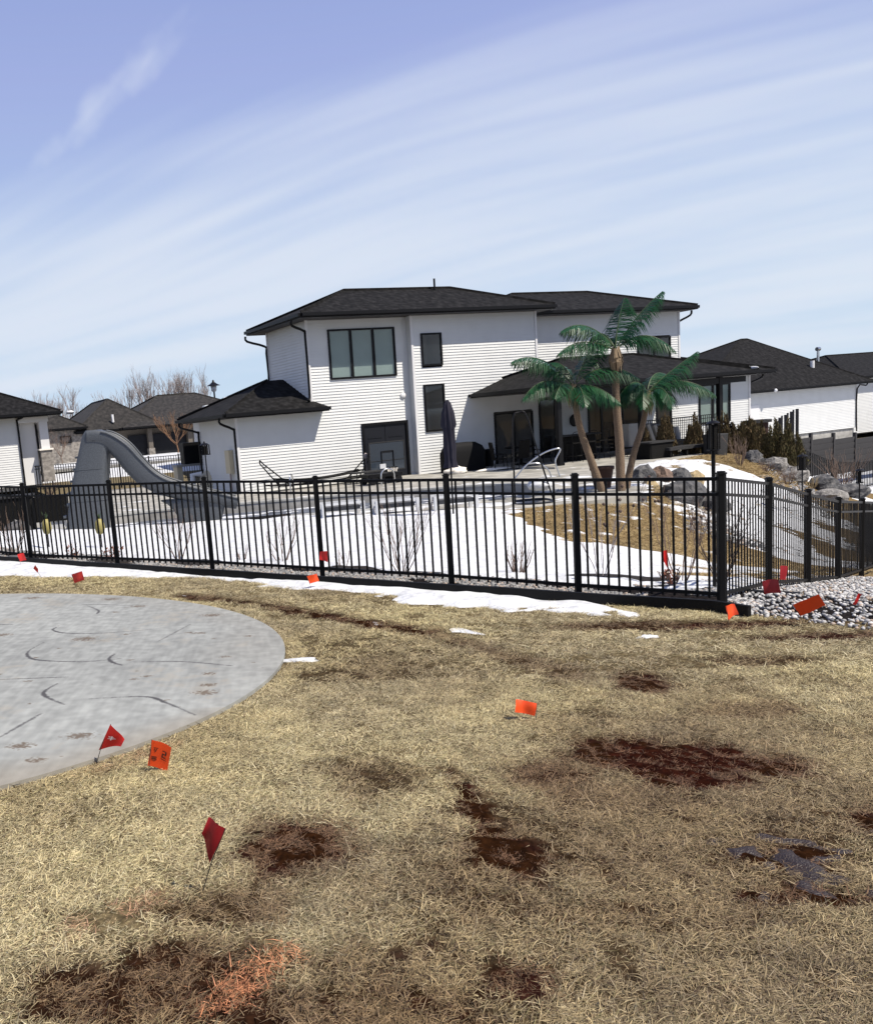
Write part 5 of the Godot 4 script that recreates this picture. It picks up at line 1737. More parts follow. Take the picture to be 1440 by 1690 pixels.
func pineapple(at: Vector3, label: String) -> void:
	var t := thing("pineapple_ornament", label, "ornament", at, 0.0, "pineapple ornaments on stakes")
	var s := S()
	tube(s, [Vector3(0, -0.1, 0), Vector3(0, 0.32, 0)], 0.012, 6)
	build(s, "stake", M.black_metal, t)
	s = S()
	lathe(s, Vector3(0, 0.30, 0), [Vector2(0, 0), Vector2(0.07, 0.03), Vector2(0.095, 0.12), Vector2(0.085, 0.22), Vector2(0.045, 0.29), Vector2(0, 0.30)], 12)
	build(s, "fruit", M.yellow, t)
	s = S()
	for k in 14:
		var a := TAU * k / 14.0 * 2.6
		var d := Vector3(cos(a) * 0.5, 1, sin(a) * 0.5).normalized() * rng.randf_range(0.12, 0.2)
		var w := Vector3(-sin(a), 0, cos(a)) * 0.016
		tri(s, Vector3(0, 0.58, 0) - w, Vector3(0, 0.58, 0) + w, Vector3(0, 0.58, 0) + d)
	build(s, "leaf_crown", M.leaf_green, t)

func hp(u: float, n: float, y := 0.0) -> Vector3:      # a point in the main house's axes
	return house.to_global(Vector3(u, y, n))

const HT := 0.4036                                      # how far the house is turned

func patio_chair(at: Vector3, turn: float, label: String) -> void:
	var t := thing("patio_chair", label, "chair", at, turn, "chairs under the porch")
	var s := S()
	for sx in [-0.26, 0.26]:
		s = S()
		tube(s, smooth_path([Vector3(sx, 0.02, 0.26), Vector3(sx, 0.42, 0.24), Vector3(sx, 0.62, 0.2), Vector3(sx, 0.63, -0.2)], 4), 0.018, 6)
		tube(s, [Vector3(sx, 0.02, -0.26), Vector3(sx, 0.42, -0.2)], 0.018, 6)
		tube(s, [Vector3(sx, 0.02, -0.28), Vector3(sx, 0.02, 0.30)], 0.018, 6)
		build(s, "leg_frame", M.black_metal, t)
	s = S()
	cbox(s, Vector3(0, 0.43, 0.0), Vector3(0.52, 0.05, 0.5), 0.02)
	build(s, "seat", M.wicker, t)
	s = S()
	cbox(s, Vector3(0, 0.78, -0.27), Vector3(0.52, 0.68, 0.045), 0.015, Basis(Vector3(1, 0, 0), -0.16))
	build(s, "backrest", M.wicker, t)

func bar_stool(at: Vector3, turn: float, label: String) -> void:
	var t := thing("bar_stool", label, "stool", at, turn, "bar stools under the porch")
	var s: SurfaceTool
	for a in [[-1, -1], [1, -1], [1, 1], [-1, 1]]:
		s = S()
		tube(s, [Vector3(a[0] * 0.24, 0, a[1] * 0.24), Vector3(a[0] * 0.17, 0.74, a[1] * 0.17)], 0.014, 6)
		build(s, "leg", M.black_metal, t)
	s = S()
	tube(s, [Vector3(-0.22, 0.25, -0.22), Vector3(0.22, 0.25, -0.22), Vector3(0.22, 0.25, 0.22), Vector3(-0.22, 0.25, 0.22), Vector3(-0.22, 0.25, -0.22)], 0.01, 5)
	build(s, "footrest", M.black_metal, t)
	s = S()
	cbox(s, Vector3(0, 0.76, 0), Vector3(0.42, 0.05, 0.42), 0.03)
	build(s, "seat", M.wicker, t)
	s = S()
	tube(s, smooth_path([Vector3(-0.19, 0.76, -0.2), Vector3(-0.2, 1.15, -0.26), Vector3(0.2, 1.15, -0.26), Vector3(0.19, 0.76, -0.2)], 5), 0.014, 6)
	for k in 4:
		tube(s, [Vector3(-0.12 + k * 0.08, 0.78, -0.21), Vector3(-0.12 + k * 0.08, 1.14, -0.26)], 0.008, 5)
	build(s, "backrest", M.black_metal, t)

func pool_lounger(at: Vector3, turn: float, label: String) -> void:
	var t := thing("pool_lounger", label, "lounger", at, turn, "white framed loungers by the pool")
	var s: SurfaceTool
	for sx in [-0.52, 0.52]:
		s = S()
		cbox(s, Vector3(sx, 0.2, 0.3), Vector3(0.09, 0.40, 0.07), 0.01); cbox(s, Vector3(sx, 0.2, -0.3), Vector3(0.09, 0.40, 0.07), 0.01)
		build(s, "leg", M.white_plastic, t)
	s = S()
	box(s, Vector3(0, 0.375, 0.31), Vector3(0.95, 0.055, 0.05)); box(s, Vector3(0, 0.375, -0.31), Vector3(0.95, 0.055, 0.05))
	build(s, "rail", M.white_plastic, t)
	s = S()
	cbox(s, Vector3(0, 0.25, 0.0), Vector3(0.92, 0.10, 0.52), 0.03)
	build(s, "sling", M.fabric_grey, t)

func make_things() -> void:
	var s: SurfaceTool
	var t: Node3D
	torch(on_ground(4.83, -10.1), 1.55, 0.10, "tall black garden lantern on a pole just behind the fence corner", 2.2)
	torch(on_ground(15.89, -27.6), 1.6, 0.20, "black garden lantern behind the downhill fence, left of two", 1.5)
	torch(on_ground(19.55, -30.6), 1.15, 0.20, "black garden lantern behind the downhill fence, right of two", 1.5)
	torch(Vector3(-2.3, DECK, -31.6), 1.7, 0.24, "black garden lantern before the shaded wall of the left wing")
	torch(on_ground(18.93, -38.0), 1.1, 0.2, "small black lantern standing above the evergreen hedge")
	pineapple(on_ground(-4.35, -17.2), "yellow pineapple ornament on a stake, left of two")
	pineapple(on_ground(-3.3, -16.9), "yellow pineapple ornament on a stake, right of two at the slide foot")
	# basketball hoop
	t = thing("basketball_hoop", "low basketball hoop with a dark clear backboard before the black double door", "basketball hoop", hp(5.8, 1.3), HT)
	s = S()
	box(s, Vector3(0, 0.95, 0), Vector3(1.58, 1.12, 0.03))
	build(s, "backboard", M.acrylic, t)
	s = S()
	for q in [[0, 1.505, 1.6, 0.03], [0, 0.395, 1.6, 0.03], [-0.79, 0.95, 0.03, 1.12], [0.79, 0.95, 0.03, 1.12], [0, 0.78, 1.5, 0.012]]:
		box(s, Vector3(q[0], q[1], 0.02), Vector3(q[2], q[3], 0.02))
	build(s, "border", M.wicker_grey, t)
	s = S()
	for q in [[-0.27, 0.82, 0.03, 0.66], [0.27, 0.82, 0.03, 0.66], [0, 1.14, 0.54, 0.03]]:
		box(s, Vector3(q[0], q[1], 0.035), Vector3(q[2], q[3], 0.03))
	build(s, "target_frame", M.black_metal, t)
	s = S()
	var ring := []
	for k in 17:
		ring.append(Vector3(cos(TAU * k / 16) * 0.23, 0.5, 0.33 + sin(TAU * k / 16) * 0.23))
	tube(s, ring, 0.012, 6)
	build(s, "rim", M.black_metal, t)
	s = S()
	for k in 16:
		var a := TAU * k / 16
		for g in [-1, 1]:
			var b: float = a + g * 0.6
			bar(s, Vector3(cos(a) * 0.23, 0.5, 0.33 + sin(a) * 0.23), Vector3(cos(b) * 0.14, 0.2, 0.33 + sin(b) * 0.14), 0.012)
	build(s, "net", M.white_cloth, t)
	s = S()
	cbox(s, Vector3(0, 0.12, -0.2), Vector3(1.1, 0.24, 0.7), 0.05)
	build(s, "base", M.black_metal, t)
	s = S()
	box(s, Vector3(0, 0.5, -0.12), Vector3(0.12, 0.9, 0.12))
	build(s, "pole", M.black_metal, t)
	s = S()
	box(s, hp(5.35, 1.7, 0.58), Vector3(0.26, 0.18, 0.02), Basis(Vector3.UP, HT))
	tag(build(s, "white_card", M.white_plastic), "small white card propped below the backboard", "card")
	# hammock stand
	t = thing("hammock_stand", "long black hammock stand with ladder shaped arms against the white wall", "hammock", hp(3.0, 0.75), HT)
	s = S()
	var arc := []
	for k in 13:
		var f: float = k / 12.0 * 2.0 - 1.0
		arc.append(Vector3(f * 2.2, 0.16 + 0.10 * f * f, 0))
	for z in [-0.2, 0.2]:
		var a2 := []
		for p in arc:
			a2.append(p + Vector3(0, 0, z))
		tube(s, a2, 0.035, 7)
	build(s, "base", M.black_metal, t)
	for sg in [-1.0, 1.0]:
		s = S()
		var e := Vector3(sg * 2.45, 1.22, 0)
		for z in [-0.14, 0.14]:
			tube(s, [Vector3(sg * 1.45 + z * 1.2, 0.14, z * 1.3), e + Vector3(-sg * 0.05 + z * 0.3, -0.1, z * 0.3)], 0.026, 6)
		for k in 3:
			var f := 0.35 + k * 0.25
			tube(s, [Vector3(lerpf(1.45, 2.4, f) * sg - 0.17 * (1.0 - f * 0.75), lerpf(0.14, 1.12, f), -0.18 * (1.0 - f * 0.75)), Vector3(lerpf(1.45, 2.4, f) * sg + 0.17 * (1.0 - f * 0.75), lerpf(0.14, 1.12, f), 0.18 * (1.0 - f * 0.75))], 0.018, 5)
		tube(s, smooth_path([e + Vector3(-sg * 0.05 - 0.042, -0.1, -0.042), e + Vector3(0, 0.02, 0), e + Vector3(-sg * 0.05 + 0.042, -0.1, 0.042)], 4), 0.026, 6)
		build(s, "arm", M.black_metal, t)
	s = S()
	s.set_smooth_group(0)
	for i in 12:
		for j in 4:
			var q := []
			for e in [[i, j], [i + 1, j], [i + 1, j + 1], [i, j + 1]]:
				var f: float = e[0] / 12.0 * 2.0 - 1.0
				var g: float = e[1] / 4.0 * 2.0 - 1.0
				q.append(Vector3(f * 1.9, 0.28 + 0.16 * f * f + 0.08 * g * g, g * 0.42 * (1.0 - 0.4 * f * f)))
			quad(s, q[0], q[1], q[2], q[3])
	build(s, "sling", M.black_cloth, t)
	# low mesh table and a dark cart
	t = thing("mesh_table", "low dark mesh topped table beside the hammock stand", "table", hp(4.6, 1.6), HT)
	s = S()
	cbox(s, Vector3(0, 0.42, 0), Vector3(1.25, 0.05, 0.6), 0.02)
	build(s, "table_top", M.wicker_grey, t)
	for q in [[-0.55, -0.25], [0.55, -0.25], [0.55, 0.25], [-0.55, 0.25]]:
		s = S()
		tube(s, [Vector3(q[0], 0, q[1]), Vector3(q[0] * 0.9, 0.42, q[1] * 0.9)], 0.02, 6)
		build(s, "leg", M.black_metal, t)
	t = thing("garden_cart", "low black flat cart on small wheels before the double door", "cart", hp(4.55, 2.9), HT)
	s = S()
	cbox(s, Vector3(0, 0.34, 0), Vector3(1.5, 0.12, 0.8), 0.03)
	build(s, "bed", M.black_metal, t)
	for q in [[-0.55, -0.35], [0.55, -0.35], [0.55, 0.35], [-0.55, 0.35]]:
		s = S()
		tube(s, [Vector3(q[0], 0.14, q[1] - 0.05), Vector3(q[0], 0.14, q[1] + 0.05)], 0.14, 12)
		build(s, "wheel", M.black_cloth, t)
	# swivel lamp post by the wall
	t = thing("stake_light", "thin stake light with a round head before the white wall", "light", hp(5.0, 1.0), HT)
	s = S()
	tube(s, [Vector3(0, 0, 0), Vector3(0, 0.95, 0)], 0.012, 6)
	build(s, "stake", M.twig_grey, t)
	s = S()
	lump(s, Vector3(0, 1.02, 0), Vector3(0.08, 0.12, 0.06), 3, 0.1, 10, 6)
	build(s, "head", M.twig_grey, t)
	# chrome rails at the pool
	t = thing("pool_handrail", "chrome pool ladder hoop in front of the double door", "handrail", hp(4.35, 3.75), HT)
	s = S()
	tube(s, smooth_path([Vector3(-0.28, -0.1, 0), Vector3(-0.28, 0.35, 0), Vector3(-0.2, 0.52, 0), Vector3(0, 0.6, 0), Vector3(0.2, 0.52, 0), Vector3(0.28, 0.35, 0), Vector3(0.28, -0.1, 0)], 5), 0.028, 10)
	build(s, "rail", M.chrome, t)
	t = thing("pool_handrail", "chrome pool ladder hoop beside the garden cart at left", "handrail", hp(0.65, 3.3), HT + 0.9)
	s = S()
	tube(s, smooth_path([Vector3(-0.2, -0.1, 0), Vector3(-0.2, 0.5, 0), Vector3(-0.1, 0.72, 0), Vector3(0.12, 0.72, 0), Vector3(0.22, 0.5, 0), Vector3(0.22, -0.1, 0)], 5), 0.026, 10)
	build(s, "rail", M.chrome, t)
	t = thing("pool_handrail", "large curved chrome stair rail at the right end of the pool", "handrail", Vector3(9.0, DECK, -30.9), 0.0)
	s = S()
	tube(s, smooth_path([Vector3(-0.95, 0.05, 0), Vector3(-0.5, 0.5, 0), Vector3(0.1, 0.85, 0), Vector3(0.62, 0.93, 0), Vector3(0.45, 0.55, 0), Vector3(0.52, 0.2, 0), Vector3(0.6, -0.05, 0)], 6), 0.026, 9)
	tube(s, smooth_path([Vector3(-0.45, 0.52, 0), Vector3(-0.1, 0.50, 0), Vector3(0.2, 0.25, 0), Vector3(0.3, -0.05, 0)], 6), 0.026, 9)
	build(s, "rail", M.chrome, t)
	# closed umbrella
	t = thing("closed_umbrella", "closed navy patio umbrella strapped to its pole", "umbrella", Vector3(4.2, DECK, -21.9))
	s = S()
	tube(s, [Vector3(0, -0.1, 0), Vector3(0, 2.72, 0)], 0.022, 8)
	build(s, "pole", M.black_metal, t)
	s = S()
	s.set_smooth_group(0)
	var prof := [[2.74, 0.02], [2.66, 0.07], [2.45, 0.12], [2.15, 0.15], [2.05, 0.12], [1.6, 0.13], [1.35, 0.12], [1.15, 0.15]]
	for i in prof.size() - 1:
		for k in 32:
			var q := []
			for e in [[i, k], [i, k + 1], [i + 1, k + 1], [i + 1, k]]:
				var a: float = TAU * e[1] / 32.0
				var r: float = prof[e[0]][1] * (1.0 + 0.28 * sin(a * 8.0 + e[0] * 0.6))
				q.append(Vector3(cos(a) * r, prof[e[0]][0], sin(a) * r))
			quad(s, q[0], q[1], q[2], q[3])
	build(s, "canopy", M.navy_cloth, t)
	# covered grill
	t = thing("covered_grill", "large grill under a black fitted cover against the house", "grill", hp(9.35, 1.35), HT)
	s = S()
	s.set_smooth_group(0)
	var gp := [[0.0, 0.95, 0.34], [0.5, 0.97, 0.36], [0.78, 0.98, 0.36], [1.0, 0.86, 0.34], [1.16, 0.55, 0.26], [1.19, 0.3, 0.12]]
	var rows := []
	for q in gp:
		var row := []
		for k in 40:
			var a := TAU * k / 40
			var c := cos(a)
			var d := sin(a)
			var fold: float = 1.0 + 0.03 * sin(a * 13.0 + q[0] * 3.0) * (1.2 - q[0])
			row.append(Vector3(sign(c) * pow(abs(c), 0.4) * q[1] * fold, q[0], sign(d) * pow(abs(d), 0.4) * q[2] * fold))
		rows.append(row)
	for i in rows.size() - 1:
		for k in 40:
			quad(s, rows[i][k], rows[i][(k + 1) % 40], rows[i + 1][(k + 1) % 40], rows[i + 1][k])
	for k in range(1, 39):
		tri(s, rows[-1][0], rows[-1][k], rows[-1][k + 1])
	build(s, "cover", M.black_cloth, t)
	t = thing("trash_bin", "small black bin right of the covered grill", "bin", hp(10.75, 1.2), HT)
	s = S()
	lathe(s, Vector3.ZERO, [Vector2(0.18, 0.0), Vector2(0.24, 0.72), Vector2(0.26, 0.74), Vector2(0.26, 0.78), Vector2(0, 0.8)], 14)
	build(s, "body", M.black_metal, t)
	s = S()
	lump(s, Vector3.ZERO, Vector3(0.42, 0.2, 0.3), 21, 0.5, 20, 12)
	var o := build(s, "white_bag", M.white_cloth)
	o.position = hp(8.35, 2.3, 0.1)
	tag(o, "crumpled white sheet heaped before the covered grill", "sheet")
	s = S()
	lump(s, Vector3.ZERO, Vector3(0.85, 0.07, 0.16), 22, 0.4, 20, 8, HT)
	o = build(s, "rolled_mat", M.white_cloth)
	o.position = hp(9.7, 2.95, 0.05)
	tag(o, "pale rolled mat lying on the deck by the grill", "mat")
	# porch furniture
	patio_chair(hp(10.0, 2.9), HT + 1.2, "black patio chair seen side on at the porch edge")
	patio_chair(hp(10.75, 3.3), HT + 3.1, "black patio chair with its back to the pool")
	patio_chair(hp(12.4, 2.6), HT + 3.4, "black patio chair beside the dark porch table")
	t = thing("patio_table", "dark round patio table under the porch roof", "table", hp(11.55, 2.3, 0.07), HT)
	s = S()
	lathe(s, Vector3(0, 0.72, 0), [Vector2(0, 0.03), Vector2(0.62, 0.03), Vector2(0.65, 0.0), Vector2(0.6, -0.02), Vector2(0, -0.02)], 24)
	build(s, "table_top", M.wicker, t)
	s = S()
	lathe(s, Vector3.ZERO, [Vector2(0.35, 0.0), Vector2(0.3, 0.04), Vector2(0.05, 0.08), Vector2(0.04, 0.7)], 14)
	build(s, "pedestal", M.black_metal, t)
	t = thing("bar_counter", "tall dark outdoor bar counter behind the porch post", "bar", hp(13.4, 3.6, 0.07), HT)
	s = S()
	cbox(s, Vector3(0, 1.04, 0), Vector3(2.0, 0.06, 0.6), 0.02)
	build(s, "counter_top", M.wicker_grey, t)
	s = S()
	cbox(s, Vector3(0, 0.5, -0.1), Vector3(1.8, 1.0, 0.35), 0.02)
	build(s, "body", M.wicker, t)
	bar_stool(hp(12.6, 4.3, 0.07), HT + 3.0, "black bar stool nearest the porch post")
	bar_stool(hp(13.3, 4.35, 0.07), HT + 3.2, "black bar stool in the middle of three at the counter")
	bar_stool(hp(14.0, 4.3, 0.07), HT + 2.9, "black bar stool nearest the leaning palm trunk")
	t = thing("cushion_rack", "dark slatted bench with grey cushions leaning on it", "bench", hp(15.9, 3.7, 0.07), HT)
	s = S()
	for k in 4:
		box(s, Vector3(-0.3, 0.25 + k * 0.17, -0.35), Vector3(0.7, 0.09, 0.04))
	box(s, Vector3(0.5, 0.3, 0), Vector3(2.4, 0.06, 0.7))
	build(s, "slats", M.wicker, t)
	var cu := 0
	for q in [[0.15, 0.02, 0.62, 0.95], [0.5, -0.12, 0.2, 0.95], [0.85, -0.35, 0.2, 0.9], [1.15, -0.4, 0.2, 0.85], [1.5, -0.42, 0.2, 0.75], [1.8, -0.42, 0.2, 0.7]]:
		s = S()
		cbox(s, Vector3(0, 0, 0), Vector3(q[2] * 0.8, q[3], 0.55), 0.05)
		place(commit_mesh(s), "cushion", M.cushion, t, Transform3D(Basis(Vector3(0, 0, 1), -q[1]), Vector3(q[0], 0.8, 0.02)))
	t = thing("outdoor_sofa", "dark wicker sofa with grey upright cushions on the porch", "sofa", hp(18.4, 3.6, 0.07), HT)
	s = S()
	cbox(s, Vector3(0, 0.22, 0), Vector3(1.9, 0.36, 0.8), 0.03)
	build(s, "seat", M.wicker_grey, t)
	s = S()
	cbox(s, Vector3(0, 0.55, -0.38), Vector3(1.9, 0.5, 0.1), 0.03)
	build(s, "backrest", M.wicker, t)
	for k in 6:
		s = S()
		cbox(s, Vector3(0, 0, 0), Vector3(0.24, 0.55, 0.2), 0.06)
		place(commit_mesh(s), "cushion", M.cushion, t, Transform3D(Basis(Vector3(1, 0, 0), -0.2), Vector3(-0.75 + k * 0.28, 0.66, -0.18)))
	t = thing("low_chaise", "low dark wicker chaise at the deck edge", "chaise", hp(16.2, 6.3), HT)
	s = S()
	cbox(s, Vector3(0, 0.32, 0), Vector3(1.9, 0.12, 0.65), 0.03)
	build(s, "seat", M.wicker_grey, t)
	for q in [[-0.85, -0.25], [0.85, -0.25], [0.85, 0.25], [-0.85, 0.25], [0, 0.25]]:
		s = S()
		box(s, Vector3(q[0], 0.14, q[1]), Vector3(0.07, 0.28, 0.07))
		build(s, "leg", M.wicker, t)
	t = thing("fire_table", "squat dark covered fire table under the shortest palm", "table", hp(15.1, 6.0), HT)
	s = S()
	cbox(s, Vector3(0, 0.3, 0), Vector3(1.2, 0.6, 0.8), 0.06)
	build(s, "body", M.wicker, t)
	s = S()
	cbox(s, Vector3(0, 0.63, 0), Vector3(1.3, 0.06, 0.9), 0.06)
	build(s, "top", M.wicker_grey, t)
	t = thing("slatted_chair", "dark slatted side chair beside the planter", "chair", hp(17.6, 6.0), HT)
	s = S()
	for k in 4:
		box(s, Vector3(0, 0.2 + k * 0.18, -0.2), Vector3(0.6, 0.12, 0.04), Basis(Vector3(1, 0, 0), -0.1))
	build(s, "backrest", M.wicker_grey, t)
	s = S()
	cbox(s, Vector3(0, 0.2, 0.05), Vector3(0.6, 0.4, 0.5), 0.03)
	build(s, "seat", M.wicker, t)
	t = thing("square_planter", "dark square tapered planter at the top of the slope", "planter", hp(17.0, 7.2), HT)
	s = S()
	loft(s, [[-0.28, 0.28, -0.1], [-0.36, 0.36, 0.72], [-0.37, 0.37, 0.75]], 0.36)
	build(s, "pot", M.wicker_grey, t)
	s = S()
	for k in 8:
		var a := TAU * k / 8
		branch(s, Vector3(0, 0.7, 0), Vector3(cos(a) * 0.4, 1, sin(a) * 0.4).normalized(), 0.25, 0.008, 2, 3, 0.4)
	build(s, "stems", M.twig_dark, t)
	t = thing("round_planter", "brown round pot between the palm trunks", "planter", Vector3(9.12, DECK, -25.6))
	s = S()
	lathe(s, Vector3.ZERO, [Vector2(0.22, 0), Vector2(0.3, 0.5), Vector2(0.33, 0.52), Vector2(0.33, 0.60), Vector2(0.28, 0.6), Vector2(0.26, 0.52), Vector2(0, 0.5)], 20)
	build(s, "pot", M.brick_red, t)
	# hanging chair frame at the pool
	t = thing("hanging_chair_stand", "tall blue black A shaped hanging chair stand by the pool", "chair stand", Vector3(6.5, DECK, -23.45))
	s = S()
	tube(s, smooth_path([Vector3(-0.45, 0.0, 0.2), Vector3(-0.42, 1.2, 0.1), Vector3(-0.36, 2.15, 0.0), Vector3(-0.2, 2.3, -0.03), Vector3(-0.02, 2.2, 0.0), Vector3(0.22, 1.2, 0.1), Vector3(0.52, 0.0, 0.25)], 6), 0.022, 9)
	build(s, "frame", M.black_metal, t)
	s = S()
	tube(s, smooth_path([Vector3(-0.45, 0.0, 0.2), Vector3(-0.2, 0.03, 0.6), Vector3(0.3, 0.03, 0.6), Vector3(0.52, 0.0, 0.25), Vector3(0.4, 0.03, -0.3), Vector3(-0.3, 0.03, -0.3), Vector3(-0.45, 0.0, 0.2)], 5), 0.03, 8)
	build(s, "base", M.hose, t)
	s = S()
	lump(s, Vector3(0.28, 0.42, -0.1), Vector3(0.32, 0.16, 0.3), 5, 0.3, 16, 10)
	build(s, "seat_cushion", M.white_plastic, t)
	for q in [[1.65, -23.75, 0.12, "white framed lounger by the pool, leftmost of three"], [3.0, -23.35, 0.08, "white framed lounger by the pool, middle of three"], [4.45, -23.15, 0.05, "white framed lounger by the pool, behind the umbrella pole"]]:
		pool_lounger(Vector3(q[0], DECK, q[1]), q[2], q[3])
	# filter tank and kit by the left wing
	t = thing("pool_filter", "tan domed pool filter tank with white pipes", "pool filter", Vector3(-2.55, DECK, -39.3))
	s = S()
	lathe(s, Vector3.ZERO, [Vector2(0.62, 0.0), Vector2(0.68, 0.3), Vector2(0.62, 0.62), Vector2(0.4, 0.86), Vector2(0, 0.95)], 20)
	build(s, "tank", M.tan_plastic, t)
	s = S()
	tube(s, [Vector3(-0.9, 0.0, 0.4), Vector3(-0.9, 0.75, 0.4), Vector3(-0.5, 0.75, 0.4)], 0.12, 10)
	build(s, "pipe", M.white_plastic, t)
	t = thing("equipment_cabinet", "dark cabinet on a pale stone counter by the shaded wall", "cabinet", Vector3(-3.55, DECK, -41.6), HT)
	s = S()
	cbox(s, Vector3(0.1, 1.62, 0), Vector3(1.3, 0.95, 0.6), 0.03)
	build(s, "cabinet", M.black_metal, t)
	s = S()
	box(s, Vector3(0, 1.1, 0), Vector3(1.9, 0.10, 0.8))
	build(s, "counter_top", M.foundation, t)
	for q in [-0.8, 0.8]:
		s = S()
		box(s, Vector3(q, 0.52, 0), Vector3(0.25, 1.05, 0.6))
		build(s, "pier", M.tan_plastic, t)
	s = S()
	tube(s, smooth_path([Vector3(0.35, -0.05, 0), Vector3(0.3, 0.7, 0), Vector3(0.1, 1.2, 0), Vector3(-0.2, 1.62, 0), Vector3(-0.45, 1.55, 0.1), Vector3(-0.45, 0.8, 0.2)], 5), 0.05, 8)
	o = build(s, "curved_hose", M.hose)
	o.position = Vector3(-1.9, DECK, -38.6)
	o.rotation.y = PI + HT
	tag(o, "dark blue hose curving up the shaded side wall", "hose")
	t = thing("meter_box", "beige utility box on the shaded side wall", "utility box", hp(-0.12, -0.75, 0.9), HT)
	s = S()
	cbox(s, Vector3(0, 0.35, 0), Vector3(0.2, 0.9, 0.45), 0.02)
	build(s, "box", M.tan_plastic, t)
	s = S()
	tube(s, [Vector3(0, -0.9, 0), Vector3(0, -0.1, 0)], 0.04, 7)
	build(s, "conduit", M.twig_grey, t)
	# black hose loop on the deck
	s = S()
	tube(s, smooth_path([Vector3(-1.9, 0.04, -24.55), Vector3(-1.2, 0.05, -24.9), Vector3(-0.4, 0.05, -25.0), Vector3(0.3, 0.06, -24.95), Vector3(0.0, 0.05, -24.7), Vector3(-0.5, 0.05, -24.55), Vector3(-0.75, 0.05, -24.75)], 6), 0.04, 7)
	o = build(s, "black_hose", M.black_cloth)
	o.position.y = DECK
	tag(o, "black hose looped on the snow edge beside the slide leg", "hose")
	# dark wicker bar and planters at the far left
	t = thing("outdoor_bar", "large black wicker outdoor bar behind the fence at far left", "bar", Vector3(-9.3, DECK, -27.5), 0.1)
	s = S()
	cbox(s, Vector3(0, 0.5, 0), Vector3(3.9, 1.05, 0.9), 0.04)
	build(s, "body", M.wicker, t)
	s = S()
	cbox(s, Vector3(0, 1.06, 0), Vector3(4.0, 0.06, 1.0), 0.04)
	build(s, "counter_top", M.wicker_grey, t)
	t = thing("wicker_planter", "black wicker planter with dried stems left of the slide", "planter", Vector3(-6.75, DECK, -27.6), 0.1)
	s = S()
	cbox(s, Vector3(0, 0.62, 0), Vector3(0.95, 0.75, 0.7), 0.05)
	build(s, "pot", M.wicker, t)
	s = S()
	for k in 9:
		var a := TAU * k / 9
		branch(s, Vector3(0, 0.95, 0), Vector3(cos(a) * 0.8, 1, sin(a) * 0.8).normalized(), 0.28, 0.012, 2, 3, 0.5)
	build(s, "stems", M.twig_dark, t)
	s = S()
	cbox(s, Vector3(0, 0.14, 0), Vector3(0.7, 0.28, 0.6), 0.03)
	build(s, "stand", M.white_plastic, t)
	boulder(Vector3(-7.4, DECK - 0.02, -25.9), Vector3(0.4, 0.35, 0.35), "rock", 31, "grey stone left of the slide foot")
	# street lamp over the roofs
	t = thing("street_lamp", "black street lamp rising above the left roof", "street lamp", hp(13.7, -40.0, 1.55))
	s = S()
	tube(s, [Vector3(0, -1.4, 0), Vector3(0, 4.2, 0)], 0.07, 8)
	build(s, "post", M.black_metal, t)
	s = S()
	lathe(s, Vector3(0, 4.2, 0), [Vector2(0.1, 0), Vector2(0.22, 0.12), Vector2(0.26, 0.55), Vector2(0.2, 0.55)], 10)
	build(s, "glass_body", M.white_plastic, t)
	s = S()
	lathe(s, Vector3(0, 4.72, 0), [Vector2(0.58, 0), Vector2(0.3, 0.14), Vector2(0.1, 0.3), Vector2(0.08, 0.42), Vector2(0, 0.5)], 12)
	build(s, "cap", M.black_metal, t)
	# brick pillar in the hedge
	t = thing("brick_pillar", "short red brown pillar with a flat cap among the evergreens", "pillar", on_ground(20.0, -38.0))
	s = S()
	cbox(s, Vector3(0, 0.85, 0), Vector3(0.62, 1.9, 0.62), 0.02)
	build(s, "shaft", M.brick_red, t)
	s = S()
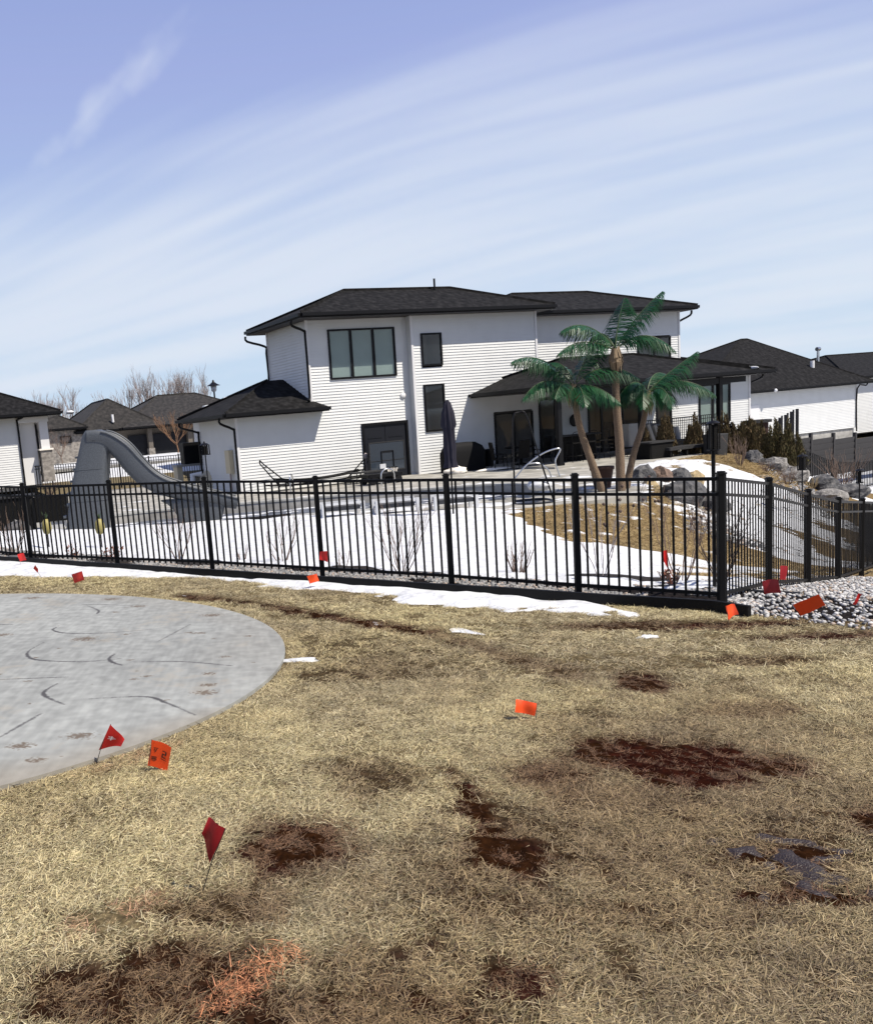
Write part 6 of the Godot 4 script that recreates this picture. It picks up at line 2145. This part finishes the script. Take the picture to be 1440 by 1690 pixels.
	cbox(s, Vector3(0, 1.86, 0), Vector3(0.82, 0.12, 0.82), 0.03)
	build(s, "cap", M.wicker_grey, t)

# ---------------------------------------------------------------- everything together
func _ready() -> void:
	rng.seed = 20240311
	na.seed = 4
	na.frequency = 0.03
	na.fractal_octaves = 3
	nb.seed = 9
	nb.frequency = 0.05
	nb.fractal_octaves = 2
	# camera: 26 mm phone lens, rolled and pitched down a little, seen through the right part of its picture
	var cam := Camera3D.new()
	cam.name = "camera"
	var pitch := 0.15786
	var roll := 0.08519
	var fwd := Vector3(0, -sin(pitch), -cos(pitch))
	var up0 := Vector3(0, cos(pitch), -sin(pitch))
	var right := Vector3(1, 0, 0) * cos(roll) - up0 * sin(roll)
	var up := Vector3(1, 0, 0) * sin(roll) + up0 * cos(roll)
	add_child(cam)
	cam.transform = Transform3D(Basis(right, up, -fwd), Vector3(0, 1.6, 0))
	cam.projection = Camera3D.PROJECTION_FRUSTUM
	cam.near = 0.1
	cam.far = 2000.0
	cam.size = 0.1 * 1690.0 / 1510.6
	cam.frustum_offset = Vector2(0.1 * (720.0 - 466.8) / 1510.6, 0.1 * (944.9 - 845.0) / 1510.6)
	cam.current = true
	var we := WorldEnvironment.new()
	we.name = "environment"
	var env := Environment.new()
	env.background_mode = Environment.BG_SKY
	env.sky = make_sky()
	env.tonemap_mode = Environment.TONE_MAPPER_LINEAR
	env.tonemap_exposure = 1.4
	env.sdfgi_enabled = true
	env.ssao_enabled = true
	env.ssil_enabled = true
	we.environment = env
	add_child(we)
	var sun := DirectionalLight3D.new()
	sun.name = "sun"
	add_child(sun)
	sun.look_at_from_position(Vector3.ZERO, Vector3(-0.604, -1.0, -0.395), Vector3.UP)
	sun.light_energy = 1.6
	sun.light_angular_distance = 0.5
	sun.light_color = Color(1.0, 0.965, 0.905)
	sun.shadow_enabled = true
	make_materials()
	make_ground()
	make_pool()
	make_snow()
	make_puddle()
	make_pad()
	make_house()
	make_neighbours()
	make_fences()
	make_gravel()
	make_plants()
	make_slide()
	make_things()
	make_flags()
	make_grass()
